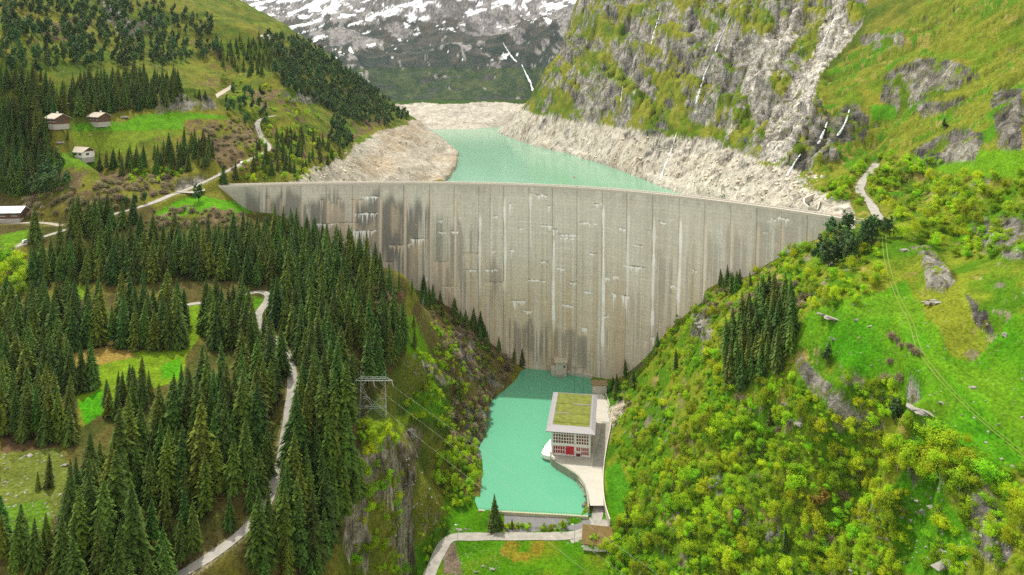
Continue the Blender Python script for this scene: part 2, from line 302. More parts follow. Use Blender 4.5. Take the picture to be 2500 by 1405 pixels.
# under the dam keep the ground off the face
def ground(x, y):
    x = np.asarray(x, float); y = np.asarray(y, float)
    fi = np.clip((x / y - S0) / (S1 - S0) * (NS - 1), 0, NS - 1.001); fj = np.clip((np.log(y) - lg[0]) / (lg[-1] - lg[0]) * (NY - 1), 0, NY - 1.001)
    i, j = fi.astype(int), fj.astype(int); a, b = fi - i, fj - j
    return (Z[j, i] * (1 - a) + Z[j, i + 1] * a) * (1 - b) + (Z[j + 1, i] * (1 - a) + Z[j + 1, i + 1] * a) * b
VR = VH + F * (H - Z) / Y
VMIN = np.minimum.accumulate(VR, axis=0)
def hit(u, v, ymin=0):
    """where a photo ray meets the ground"""
    i = int(np.clip(round(((u - 1250) / F - S0) / (S1 - S0) * (NS - 1)), 0, NS - 1))
    col = VR[:, i] if ymin else VMIN[:, i]
    if ymin:
        j0 = np.searchsorted(yg, ymin); w = np.nonzero(col[j0:] <= v)[0]
        j = j0 + (w[0] if len(w) else NY - 1 - j0)
    else:
        j = int(np.searchsorted(-col, -v))
    j = min(max(j, 1), NY - 1)
    a, b = VR[j - 1, i], VR[j, i]
    t = np.clip((a - v) / (a - b + 1e-9), 0, 1) if a > v else 1
    y = yg[j - 1] + (yg[j] - yg[j - 1]) * t; x = (u - 1250) / F * y
    return np.array((x, y, float(ground(x, y))))
#PART2
# ------------------------------------------------------------------ ground cover, painted as surface colours; far slopes also carry haze blue
def cross_n():
    xu, yu, zu = np.gradient(X, axis=1), np.gradient(Y, axis=1), np.gradient(Z, axis=1)
    xv, yv, zv = np.gradient(X, axis=0), np.gradient(Y, axis=0), np.gradient(Z, axis=0)
    a = yu * zv - zu * yv; b = zu * xv - xu * zv; c = xu * yv - yu * xv
    l = np.sqrt(a * a + b * b + c * c + 1e-12); return a / l, b / l, c / l
NX, NYY, NZ = cross_n()
fq = 1.0 / (6 + Y * .008)
n1 = fbm(X * fq, Y * fq, Z * fq, 4, 71); n2 = fbm(X / 34, Y / 34, Z / 34, 4, 73); n3 = fbm(X / 3.2, Y / 3.2, Z / 3.2, 3, 75)
n4 = fbm(X / 14, Y / 14, Z / 14, 4, 79)
COL = np.zeros(Z.shape + (3,), np.float32); ROCK = np.zeros(Z.shape, np.float32)
def put(mask, col, rock=None):
    m = np.clip(mask.astype(np.float32), 0, 1)
    COL[:] = COL * (1 - m[..., None]) + (np.asarray(col, np.float32) if np.ndim(col) > 1 else np.array(col, np.float32)) * m[..., None]
    if rock is not None: ROCK[:] = ROCK * (1 - m) + rock * m
def mixc(a, b, t):
    return np.array(a, np.float32) * (1 - t[..., None]) + np.array(b, np.float32) * t[..., None]
def reg(poly, amp=10, fine=4):
    fy = 9 + Y * .012
    du = WB1 * amp * 1.6 + n1 * fine * 2; dv = WB2 * amp + n4 * fine
    return in_poly(1250 + F * X / Y + du, VR + dv, poly)
OLIVE = mixc((.055, .088, .010), (.145, .145, .020), sstep(-.35, .45, n2 + .5 * n1))
put(np.ones(Z.shape), OLIVE, 0)
# dry brown heather on the left mountain
lm = (X < -40) & (Y > 430)
put(lm & (n4 + .6 * n1 > .34), mixc((.10, .075, .035), (.15, .11, .04), sstep(-.3, .3, n3))); put(lm & (n4 - n2 > .25), mixc((.075, .125, .010), (.13, .15, .016), sstep(-.3, .3, n1)))
hl = (X < -60) & (Y < 440)
put(hl, mixc((.075, .065, .02), (.15, .14, .02), sstep(-.2, .5, n4)))
# right slopes
rs = (X > 45) & (Y < 700)
RS = mixc((.055, .135, .005), (.145, .175, .014), sstep(-.3, .4, n4 + .6 * n2)); put(rs, RS)
put(rs & (Y > 330) & (VR < 420), mixc((.085, .10, .010), (.21, .18, .028), sstep(-.25, .3, n1 + .6 * n4)))
us = rs & ustr
put(us, mixc((.050, .100, .006), (.135, .155, .016), sstep(-.45, .55, nstr + .5 * n2 + .35 * n1)))
put(us & (nstr * .6 + n4 * .6 - .3 * n2 > .42), (.055, .145, .006)); put(us & (n4 - .4 * nstr + .4 * n1 > .5), (.22, .18, .05))
put(us & (n3 * .5 + n1 * .6 - .3 * nstr > .22), (.052, .068, .012)); put(us & (n3 * .5 - n1 * .6 + .3 * n4 > .30), (.20, .175, .04))
put(us & (-nstr * .5 + .7 * n1 - .3 * n4 > .36), mixc((.20, .19, .17), (.09, .085, .08), sstep(-.2, .2, n3)), .8)
put(rs & (n1 - .5 * n2 > .48), (.20, .17, .045))
LUSH = [(1945, 800), (1990, 760), (2060, 740), (2150, 720), (2200, 690), (2260, 800), (2300, 870), (2370, 880), (2440, 790), (2520, 730), (2520, 1120), (2400, 1150), (2330, 1080), (2230, 1060), (2190, 950), (2080, 900), (2000, 850), (1950, 860)]
put(rs & ~us & (n1 * .6 + n3 * .6 - .2 * n4 > .30), mixc((.17, .155, .11), (.24, .20, .06), sstep(-.3, .3, n4)), .4)
put(reg(LUSH, 16, 13) & (X > 60), mixc((.045, .18, .004), (.095, .20, .008), sstep(-.4, .5, n4)))
put(reg([(2230, 1060), (2290, 1080), (2300, 1200), (2400, 1330), (2330, 1405), (2200, 1405), (2150, 1250), (2200, 1150)], 9, 6) & (X > 60), (.055, .17, .005))
put(reg([(2200, 380), (2500, 360), (2520, 440), (2380, 430), (2300, 420)], 6, 5) & (X > 60), (.085, .19, .006))
put(reg([(1478, 1150), (1515, 1120), (1540, 1200), (1520, 1300), (1490, 1300)], 5, 4) & (X > 30), (.05, .17, .006))
put(reg([(1470, 930), (1520, 930), (1520, 980), (1495, 1010), (1470, 985)], 3, 2) & (Y < 470), (.05, .14, .008))
put(reg([(2040, 235), (2200, 170), (2500, 60), (2500, 110), (2250, 240), (2080, 320)], 8, 6) & (X > 60), mixc((.095, .15, .01), (.17, .16, .02), sstep(-.2, .4, n1)))
put(reg([(2120, 260), (2200, 255), (2180, 290), (2130, 300)], 4, 3) & (X > 60), (.06, .18, .006))
# lush pieces on the left
for poly, c in (([(175, 300), (300, 296), (330, 280), (420, 275), (550, 284), (555, 292), (450, 296), (440, 320), (330, 322), (180, 320)], (.072, .195, .006)),
                ([(170, 318), (440, 318), (450, 330), (330, 345), (330, 380), (230, 370), (180, 345)], (.12, .17, .014)),
                ([(110, 375), (170, 370), (235, 385), (230, 410), (130, 410)], (.085, .17, .01)),
                ([(490, 480), (600, 495), (606, 520), (540, 512), (450, 525), (410, 540), (380, 520), (430, 490)], (.075, .22, .006)),
                ([(0, 575), (70, 560), (140, 555), (140, 575), (60, 600), (0, 640)], (.085, .18, .008)),
                ([(185, 960), (250, 870), (420, 840), (470, 780), (500, 740), (500, 800), (460, 860), (440, 930), (330, 960), (250, 1030), (200, 1050)], (.12, .20, .008)),
                ([(190, 985), (245, 950), (250, 1010), (205, 1045)], (.05, .22, .004)), ([(390, 890), (440, 870), (440, 920), (395, 925)], (.06, .22, .004)),
                ([(460, 745), (530, 740), (500, 790), (465, 800)], (.12, .21, .007)), ([(615, 720), (640, 722), (640, 760), (612, 765)], (.075, .2, .006)),
                ([(590, 970), (625, 960), (620, 1100), (595, 1090)], (.14, .18, .008)), ([(140, 705), (215, 690), (220, 725), (160, 740)], (.12, .2, .012)),
                ([(0, 1080), (140, 1080), (170, 1150), (160, 1260), (0, 1290)], (.10, .125, .02)), ([(0, 1235), (120, 1220), (130, 1290), (0, 1330)], (.075, .15, .01)),
                ([(960, 780), (1010, 770), (1060, 870), (1090, 870), (1130, 950), (1080, 940), (1000, 870), (960, 850)], (.10, .21, .006)),
                ([(905, 1030), (1000, 1010), (960, 1110), (940, 1180), (890, 1200), (900, 1100)], (.13, .19, .012)), ([(980, 1010), (1060, 930), (1100, 1000), (1050, 1030)], (.075, .18, .008)),
                ([(955, 1340), (1030, 1320), (1040, 1400), (960, 1405)], (.10, .15, .01))):
    put(reg(poly, 6, 4) & (X < -20) & (Y > 170) , c)
put(reg([(170, 860), (300, 840), (330, 870), (250, 890), (180, 900)], 6, 4) & (X < -60), (.24, .17, .04))
put(reg([(0, 1060), (200, 1080), (250, 1130), (150, 1090), (0, 1110)], 5, 4) & (X < -60), (.10, .065, .03))
put(reg([(880, 700), (960, 690), (990, 720), (960, 750), (900, 745)], 5, 4) & (X < -20), (.12, .075, .04))
put(reg([(1040, 700), (1130, 770), (1230, 870), (1310, 900), (1250, 935), (1190, 985), (1180, 1230), (1120, 1230), (1110, 1000), (1050, 860), (1000, 760)], 5, 4) & (X < 0) & (Y < 500), mixc((.105, .075, .03), (.13, .125, .03), sstep(-.3, .4, n1)))
# forest floor
put(reg([(80, 560), (640, 520), (960, 640), (985, 850), (900, 1000), (880, 1100), (720, 1100), (720, 880), (660, 740), (480, 690), (80, 690)], 8, 4) & (X < -30), mixc((.050, .056, .012), (.082, .070, .020), sstep(-.3, .3, n1)))
put(reg([(170, 1060), (330, 960), (440, 940), (470, 840), (700, 870), (690, 960), (620, 960), (610, 1110), (690, 1010), (620, 1250), (480, 1330), (330, 1405), (150, 1405), (180, 1200)], 6, 4) & (X < -30), mixc((.050, .060, .012), (.088, .075, .020), sstep(-.3, .3, n1)))
for poly in ([(500, 300), (620, 290), (690, 400), (560, 400), (480, 360)], [(120, 420), (420, 420), (440, 470), (250, 510), (60, 500)], [(340, 510), (450, 500), (600, 520), (610, 560), (480, 550), (300, 560)], [(850, 215), (880, 200), (950, 300), (900, 320), (860, 350)], [(90, 60), (230, 40), (210, 100), (80, 100)], [(600, 225), (700, 225), (750, 300), (690, 300), (620, 260)]):
    put(reg(poly, 8, 5) & (X < -20) & (n4 + .5 * n1 > .02), mixc((.095, .068, .04), (.14, .105, .05), sstep(-.4, .4, n1)))
# rock
def rockcol(pale, dark, s=0.0):
    strata = fbm((X - .5 * Z) / 40, (Y + Z * .3) / 40, (Z - .3 * X) / 5, 4, 91)
    fl = nslab * .6 + n3 * .5 + strata * .5 + n1 * .4
    c = mixc(dark, pale, sstep(-.35 + s, .45 + s, fl)); return c * (1 - .45 * sstep(.42, .6, -n3 + .5 * nledge))[..., None]
GREYROCK = rockcol((.31, .292, .262), (.075, .072, .070)); PALE = rockcol((.48, .42, .33), (.26, .21, .15), -.1); PALEG = rockcol((.50, .465, .415), (.32, .29, .25), -.15)
BARE = rockcol((.57, .53, .44), (.38, .325, .245), -.15)
mc = reg(POLY_CLIFF, 8, 4) & near & (X > 0)
put(mc, GREYROCK, 1)
GR = mixc((.070, .122, .007), (.165, .172, .020), sstep(-.3, .35, n1 + .4 * n2))
grassy = (.55 * nledge + .55 * n2 + .28 * n4 + .18 * n1 + (NZ - .5) * .9 > .40)
put(mc & grassy, GR, .15)
for poly in ([(1400, 140), (1480, 120), (1560, 220), (1640, 270), (1770, 330), (1780, 350), (1650, 325), (1600, 300), (1500, 200), (1420, 160)], [(1410, 40), (1500, 45), (1540, 90), (1460, 100), (1400, 90)], [(1560, 150), (1640, 190), (1720, 230), (1660, 260), (1580, 200)],
             [(1780, 240), (1810, 200), (1850, 320), (1820, 350)], [(1640, 290), (1760, 310), (1800, 345), (1680, 340)], [(1290, 240), (1340, 210), (1420, 280), (1300, 285)], [(1840, 0), (1900, 40), (1880, 120), (1850, 80)], [(1690, 20), (1760, 60), (1740, 110)], [(1960, 90), (2000, 60), (2000, 120), (1960, 160)]):
    put(mc & reg(poly, 10, 8) & (n1 + .5 * n4 > -.30), GR, .1)
put(mc & reg([(2040, -20), (2066, 0), (2066, 70), (2090, 100), (2000, 190), (1990, 260), (1960, 330), (1900, 400), (1850, 400), (1880, 300), (1930, 200), (1990, 120)], 6, 4) & (n4 > -.35), PALEG, 1)
put(mc & reg([(1860, 90), (1960, 20), (1960, 70), (1900, 160), (1850, 240), (1830, 200)], 8, 4) & (n4 > -.2), PALEG, 1)
put(mc & reg([(2110, 60), (2200, 85), (2150, 120), (2040, 125)], 5, 3), PALEG, 1)
steep = rs & (NZ + .14 * n1 + .14 * n4 < .22) & (Y > 180); put(steep, rockcol((.36, .34, .30), (.09, .085, .08)), .9)
for i, c in enumerate(CRAGS):
    g = reg(c, 7, 6) & (Y < 1200)
    put(g & (n1 + .6 * n3 > -.25), rockcol((.25, .235, .20), (.06, .057, .052), .1), .9)
    put(g & (n1 < -.3), GR * .9, .1)
gl = reg(POLY_CLIFF_L, 8, 5) & (Y < 400); put(gl, rockcol((.29, .245, .17), (.11, .092, .06)), .8); put(reg([(1040, 1330), (1075, 1270), (1100, 1290), (1085, 1340), (1055, 1390), (1040, 1405)], 3, 4) & (Y < 360), rockcol((.36, .34, .30), (.10, .095, .085)), .9)
put(gl & (n1 + n4 * .5 > .12), (.11, .12, .02), .1)
put((X < -10) & (X > -70) & (Y < 470) & (NZ + .2 * n1 + .1 * n4 < .22) & (VR > 700), rockcol((.34, .30, .24), (.11, .09, .06)), .9)
put(reg([(1010, 870), (1050, 880), (1110, 930), (1090, 950), (1040, 900)], 4, 4) & (Y < 450) & (X < 0), PALE, .9)
put(reg([(1485, 1000), (1540, 960), (1545, 985), (1500, 1040), (1490, 1080)], 4, 4) & (Y < 460) & (n1 > -.2), PALE, .9)
# drained bank of the reservoir
m_bankr = (m_bankr | ((X > -60) & (Y > 520) & (Y < 1600) & (X < 420))) & (Z < ZC + 3 + 4 * n1 + 2 * n4); put(m_bankr, BARE * (.72 + .06 * np.sin(Z * 1.9 + 2 * n4) + .05 * np.sin(Z * 5.1))[..., None], .38); put(m_bankr & (n4 - .4 * n2 > .25) & (NZ < .75), rockcol((.36, .33, .29), (.16, .14, .12)), 1)
LB_ = mixc((.385, .35, .285), (.365, .30, .215), sstep(-.1, .5, n2 + .3 * np.sin(U0 / 35 + VR / 30))); put(m_bankl & ~(Z > ZC + 3 * n1), LB_ * (.92 + .2 * n3 - .25 * sstep(.2, .6, n1))[..., None], .3)
put(m_bankf, mixc((.43, .395, .335), (.29, .255, .215), sstep(0, .5, n4)), .4)
# far mountains: some of the distance haze is mixed into the slope colours as blue
fm = (Y > 1560) & ~(m_bankf)
gfar = mixc((.034, .046, .040), (.072, .070, .060), sstep(-.2, .4, n2 + (Z - 280) / 300))
rfar = fbm((X + .35 * Y) / 60, (Y - .3 * X) / 220, Z / 60, 6, 95)
put(fm & (Z > 20), gfar, .2)
put(fm & (rfar + (Z - 300) / 420 + .4 * n1 > .16), mixc((.12, .115, .115), (.26, .245, .235), sstep(-.3, .4, n1 + n3)), .6)
put(fm & (Z > ZC) & (Z < 215) & (n2 + .4 * n1 < .25), mixc((.028, .050, .026), (.062, .080, .034), sstep(-.35, .4, n1 + .5 * n4)), .1); put(fm & (Z > 135) & (fbm((X + .2 * Y) / 16, Y / 260, Z / 70, 4, 137) + .3 * n1 > .46), mixc((.15, .145, .135), (.24, .23, .21), sstep(-.3, .3, n1)), .3)
put(fm & (Z > ZC) & (Z < 137 + 3 * n1), (.035, .07, .012), 0)
sn = fbm((X + .8 * Z) / 62, Y / 260, (Z - .3 * X) / 21, 6, 97, False, .6) + .22 * n1
put(fm & (Z > 215) & (sn + (Z - 400) / 480 > .24), mixc((.55, .57, .60), (.86, .88, .92), sstep(.22, .40, sn + (Z - 400) / 480)), 0)
put(fm & (Z > 240) & (n2 > -.1) & (fbm((X + .35 * Y) / 26, (Y - .3 * X) / 170, Z / 90, 3, 131) > .50), (.84, .86, .88), 0)
put(ROADD < .9 + 1.2 * n1, mixc((.10, .095, .035), (.20, .175, .10), sstep(-.3, .3, n1)))
mead = (Z < 2) & (Y < 345) & (X > -45) & (X < 60)
put(mead, mixc((.052, .155, .003), (.105, .15, .006), sstep(-.2, .6, n4 + .5 * fbm(X / 12, Y / 12, 0 * X, 3, 99)))); put(reg([(1210, 1322), (1330, 1328), (1320, 1380), (1230, 1372)], 12, 14) & (Y < 330) & (n3 + n1 > -.3), mixc((.12, .13, .008), (.18, .145, .014), sstep(-.4, .4, n3)))
put(reg([(1080, 1330), (1115, 1325), (1130, 1405), (1085, 1405)], 4, 4) & (Y < 325) & (X > -45) & (n1 > -.3), (.16, .12, .09), .3)
put((np.abs(X) < 130) & (Y < 480) & (Z < -.4) & bm_, (.12, .14, .10))
put(ky > .5, (.42, .39, .34)); 

# ------------------------------------------------------------------ materials
def mat(name):
    m = bpy.data.materials.new(name); m.use_nodes = True; nt = m.node_tree
    return m, nt, nt.nodes['Principled BSDF']
def nd(nt, t, **kw):
    x = nt.nodes.new(t)
    for k, v in kw.items():
        if k.startswith('i_'): x.inputs[k[2:].replace('_', ' ')].default_value = v
        else: setattr(x, k, v)
    return x
MATS = {}
def plain(name, col, rough=.8, var=.15, scale=.6, metal=0.0, bump=0.0, stretch=None):
    """one-colour material broken up by object-space noise"""
    if name in MATS: return MATS[name]
    m, nt, b = mat(name); tc = nd(nt, 'ShaderNodeTexCoord'); no = nd(nt, 'ShaderNodeTexNoise', i_Scale=scale, i_Detail=5.0)
    src = tc.outputs['Object']
    if stretch:
        mp = nd(nt, 'ShaderNodeMapping'); mp.inputs['Scale'].default_value = stretch; nt.links.new(src, mp.inputs[0]); src = mp.outputs[0]
    nt.links.new(src, no.inputs['Vector'])
    mx = nd(nt, 'ShaderNodeMix', data_type='RGBA'); mx.inputs['A'].default_value = (*[c * (1 - var) for c in col], 1); mx.inputs['B'].default_value = (*[min(1, c * (1 + var)) for c in col], 1)
    nt.links.new(no.outputs['Fac'], mx.inputs['Factor']); nt.links.new(mx.outputs['Result'], b.inputs['Base Color'])
    b.inputs['Roughness'].default_value = rough; b.inputs['Metallic'].default_value = metal
    if bump:
        bp = nd(nt, 'ShaderNodeBump', i_Strength=bump, i_Distance=.2); nt.links.new(no.outputs['Fac'], bp.inputs['Height']); nt.links.new(bp.outputs[0], b.inputs['Normal'])
    MATS[name] = m; return m
def terrain_material():
    m, nt, b = mat('alpine_ground'); L = nt.links
    at = nd(nt, 'ShaderNodeAttribute', attribute_name='cover'); ro = nd(nt, 'ShaderNodeAttribute', attribute_name='rock')
    tc = nd(nt, 'ShaderNodeTexCoord')
    a = nd(nt, 'ShaderNodeTexNoise', i_Scale=.9, i_Detail=6.0, i_Roughness=.65); bnz = nd(nt, 'ShaderNodeTexNoise', i_Scale=.16, i_Detail=6.0, i_Roughness=.6)
    for x in (a, bnz): L.new(tc.outputs['Object'], x.inputs['Vector'])
    r1 = nd(nt, 'ShaderNodeMapRange'); r1.inputs['From Min'].default_value = .3; r1.inputs['From Max'].default_value = .7; r1.inputs['To Min'].default_value = .50; r1.inputs['To Max'].default_value = 1.5; L.new(a.outputs['Fac'], r1.inputs[0])
    r2 = nd(nt, 'ShaderNodeMapRange'); r2.inputs['From Min'].default_value = .3; r2.inputs['From Max'].default_value = .7; r2.inputs['To Min'].default_value = .75; r2.inputs['To Max'].default_value = 1.25; L.new(bnz.outputs['Fac'], r2.inputs[0])
    mu = nd(nt, 'ShaderNodeMath', operation='MULTIPLY'); L.new(r1.outputs[0], mu.inputs[0]); L.new(r2.outputs[0], mu.inputs[1])
    rk = nd(nt, 'ShaderNodeTexNoise', i_Scale=.13, i_Detail=9.0, i_Roughness=.62, i_Distortion=.6); rmp = nd(nt, 'ShaderNodeMapping'); rmp.inputs['Scale'].default_value = (1, 1, .55); rmp.inputs['Rotation'].default_value = (.35, .45, 0); L.new(tc.outputs['Object'], rmp.inputs[0]); L.new(rmp.outputs[0], rk.inputs['Vector'])
    rr = nd(nt, 'ShaderNodeMapRange'); rr.inputs['From Min'].default_value = .33; rr.inputs['From Max'].default_value = .66; rr.inputs['To Min'].default_value = .48; rr.inputs['To Max'].default_value = 1.3; L.new(rk.outputs['Fac'], rr.inputs[0])
    fc = nd(nt, 'ShaderNodeTexVoronoi', feature='F1', i_Scale=.055); fmp = nd(nt, 'ShaderNodeMapping'); fmp.inputs['Scale'].default_value = (1.5, .7, .55); fmp.inputs['Rotation'].default_value = (.5, .55, .4); fw = nd(nt, 'ShaderNodeVectorMath', operation='MULTIPLY_ADD'); L.new(bnz.outputs['Color'], fw.inputs[0]); fw.inputs[1].default_value = (7, 7, 7); L.new(tc.outputs['Object'], fw.inputs[2]); L.new(fw.outputs[0], fmp.inputs[0]); L.new(fmp.outputs[0], fc.inputs['Vector'])
    fsp = nd(nt, 'ShaderNodeSeparateColor'); L.new(fc.outputs['Color'], fsp.inputs[0]); fr = nd(nt, 'ShaderNodeMapRange'); fr.inputs['To Min'].default_value = .66; fr.inputs['To Max'].default_value = 1.32; L.new(fsp.outputs[0], fr.inputs[0]); rr0 = rr; rr = nd(nt, 'ShaderNodeMath', operation='MULTIPLY'); L.new(rr0.outputs[0], rr.inputs[0]); L.new(fr.outputs[0], rr.inputs[1])
    # thin dark cracks in rock only
    vo = nd(nt, 'ShaderNodeTexVoronoi', feature='DISTANCE_TO_EDGE', i_Scale=.11); mp = nd(nt, 'ShaderNodeMapping'); mp.inputs['Scale'].default_value = (1, .55, 1.6); mp.inputs['Rotation'].default_value = (.5, .5, .3)
    wob = nd(nt, 'ShaderNodeVectorMath', operation='MULTIPLY_ADD'); L.new(bnz.outputs['Color'], wob.inputs[0]); wob.inputs[1].default_value = (9, 9, 9); L.new(tc.outputs['Object'], wob.inputs[2])
    L.new(wob.outputs[0], mp.inputs[0]); L.new(mp.outputs[0], vo.inputs['Vector'])
    cr = nd(nt, 'ShaderNodeMapRange'); cr.inputs['From Max'].default_value = .05; cr.inputs['To Min'].default_value = .6; L.new(vo.outputs['Distance'], cr.inputs[0])
    mxr = nd(nt, 'ShaderNodeMix', data_type='FLOAT'); mxr.inputs['A'].default_value = 1; L.new(ro.outputs['Fac'], mxr.inputs['Factor']); crm = nd(nt, 'ShaderNodeMath', operation='MULTIPLY'); L.new(cr.outputs[0], crm.inputs[0]); L.new(rr.outputs[0], crm.inputs[1]); L.new(crm.outputs[0], mxr.inputs['B'])
    mu2 = nd(nt, 'ShaderNodeMath', operation='MULTIPLY'); L.new(mu.outputs[0], mu2.inputs[0]); L.new(mxr.outputs['Result'], mu2.inputs[1])
    sc = nd(nt, 'ShaderNodeVectorMath', operation='SCALE'); L.new(at.outputs['Color'], sc.inputs[0]); L.new(mu2.outputs[0], sc.inputs['Scale'])
    ms = nd(nt, 'ShaderNodeTexNoise', i_Scale=.12, i_Detail=6.0, i_Roughness=.7); L.new(tc.outputs['Object'], ms.inputs['Vector'])
    mr_ = nd(nt, 'ShaderNodeMapRange'); mr_.inputs['From Min'].default_value = .54; mr_.inputs['From Max'].default_value = .60; mr_.inputs['To Max'].default_value = .75; L.new(ms.outputs['Fac'], mr_.inputs[0]); mg = nd(nt, 'ShaderNodeAttribute', attribute_name='moss'); mq = nd(nt, 'ShaderNodeMath', operation='MULTIPLY'); L.new(mr_.outputs[0], mq.inputs[0]); L.new(mg.outputs['Fac'], mq.inputs[1])
    mm = nd(nt, 'ShaderNodeMix', data_type='RGBA'); mm.inputs['B'].default_value = (.105, .115, .014, 1); L.new(mq.outputs[0], mm.inputs['Factor']); L.new(sc.outputs[0], mm.inputs['A'])
    L.new(mm.outputs['Result'], b.inputs['Base Color']); b.inputs['Roughness'].default_value = .95; b.inputs['Specular IOR Level'].default_value = .03
    bp = nd(nt, 'ShaderNodeBump', i_Strength=.7, i_Distance=.9); ad = nd(nt, 'ShaderNodeMath', operation='MULTIPLY_ADD'); L.new(mxr.outputs['Result'], ad.inputs[0]); ad.inputs[1].default_value = .6; L.new(a.outputs['Fac'], ad.inputs[2])
    L.new(ad.outputs[0], bp.inputs['Height'])
    bp2 = nd(nt, 'ShaderNodeBump', i_Distance=4.0); L.new(ro.outputs['Fac'], bp2.inputs['Strength']); L.new(rk.outputs['Fac'], bp2.inputs['Height']); L.new(bp.outputs[0], bp2.inputs['Normal']); L.new(bp2.outputs[0], b.inputs['Normal'])
    return m

# ------------------------------------------------------------------ object helpers
def link(o, parent=None):
    C.objects.link(o)
    if parent: o.parent = parent
    return o
def grid_mesh(name, co, nu, nv, m, parent=None, attrs=None, smooth=True, uv=None):
    """co: (nv, nu, 3) lattice"""
    me = bpy.data.meshes.new(name); nvt = nu * nv
    me.vertices.add(nvt); me.vertices.foreach_set('co', np.ascontiguousarray(co, np.float32).ravel())
    i = (np.arange(nv - 1)[:, None] * nu + np.arange(nu - 1)).ravel()
    q = np.stack([i, i + 1, i + nu + 1, i + nu], 1).astype(np.int32); nf = len(q)
    me.loops.add(nf * 4); me.polygons.add(nf)
    me.loops.foreach_set('vertex_index', q.ravel()); me.polygons.foreach_set('loop_start', np.arange(0, nf * 4, 4, dtype=np.int32))
    me.polygons.foreach_set('use_smooth', np.full(nf, smooth))
    me.update(calc_edges=True)
    for k, a in (attrs or {}).items():
        if a.ndim == 3:
            at = me.attributes.new(k, 'FLOAT_COLOR', 'POINT'); c = np.ones((nvt, 4), np.float32); c[:, :3] = a.reshape(-1, 3); at.data.foreach_set('color', c.ravel())
        else:
            at = me.attributes.new(k, 'FLOAT', 'POINT'); at.data.foreach_set('value', np.ascontiguousarray(a, np.float32).ravel())
    me.materials.append(m); return link(bpy.data.objects.new(name, me), parent)
class MB:
    """collects shapes, then builds ONE mesh object"""
    def __init__(s): s.v = []; s.f = []; s.mi = []; s.cur = 0
    def add(s, vs, fs):
        o = len(s.v); s.v += [tuple(p) for p in vs]; s.f += [tuple(i + o for i in f) for f in fs]; s.mi += [s.cur] * len(fs); return s
    def box(s, x0, x1, y0, y1, z0, z1):
        return s.add([(x0, y0, z0), (x1, y0, z0), (x1, y1, z0), (x0, y1, z0), (x0, y0, z1), (x1, y0, z1), (x1, y1, z1), (x0, y1, z1)],
                     [(0, 3, 2, 1), (4, 5, 6, 7), (0, 1, 5, 4), (1, 2, 6, 5), (2, 3, 7, 6), (3, 0, 4, 7)])
    def prism(s, poly, z0, z1):
        n = len(poly); return s.add([(*p, z0) for p in poly] + [(*p, z1) for p in poly], [tuple(range(n))[::-1], tuple(range(n, 2 * n))] + [(i, (i + 1) % n, n + (i + 1) % n, n + i) for i in range(n)])
    def tube(s, a, b, r0, r1=None, n=6, caps=True):
        a, b = Vector(a), Vector(b); r1 = r0 if r1 is None else r1; d = (b - a).normalized()
        u = d.orthogonal().normalized(); w = d.cross(u); vs = []
        for p, r in ((a, r0), (b, r1)):
            for k in range(n):
                t = 2 * math.pi * k / n; vs.append(p + (u * math.cos(t) + w * math.sin(t)) * r)
        fs = [(k, (k + 1) % n, n + (k + 1) % n, n + k) for k in range(n)]
        if caps: fs += [tuple(range(n))[::-1], tuple(range(n, 2 * n))]
        return s.add(vs, fs)
    def build(s, name, m, parent=None, smooth=False, loc=None, rot=None):
        me = bpy.data.meshes.new(name); me.from_pydata(s.v, [], s.f)
        for x in (m if isinstance(m, (list, tuple)) else [m]): me.materials.append(x)
        if any(s.mi): me.polygons.foreach_set('material_index', s.mi)
        if smooth: me.polygons.foreach_set('use_smooth', [True] * len(s.f))
        me.update(); o = link(bpy.data.objects.new(name, me), parent)
        if loc is not None: o.location = loc
        if rot is not None: o.rotation_euler = rot if hasattr(rot, '__len__') else (0, 0, rot)
        return o
def tag(o, label, cat, group=None):
    o['label'] = label; o['category'] = cat
    if group: o['group'] = group
    return o
def struct(o): o['kind'] = 'structure'; return o
def thing(name, label, cat, loc=(0, 0, 0), rot=0, group=None):
    o = bpy.data.objects.new(name, None); C.objects.link(o); o.location = loc; o.rotation_euler = (0, 0, rot); o.empty_display_size = .5
    return tag(o, label, cat, group)

dsp = rough * sstep(430, 560, Y) * (1 - farm) * np.clip((Z - ZW) / 12, 0, 1) * (fbm((X + .6 * Z) / 30, Y / 26, (Z - .4 * X) / 14, 6, 121, True, .6) * 5.5)
dsp = dsp + (rough * (Y < 430) * (Z > 4) * fbm(X / 7, Y / 7, Z / 7, 4, 127, True) * 1.6)
dsp = dsp * np.clip((ROADD - 1) / 6, 0, 1)
TERR = struct(grid_mesh('terrain', np.stack([X + NX * dsp, Y + NYY * dsp, Z + NZ * dsp], -1), NS, NY, terrain_material(), attrs={'cover': COL, 'rock': ROCK, 'moss': ROCK * np.where(Y < 400, 1.35, 1) * (~m_bankr & ~m_bankl & (Y < 1400))}))

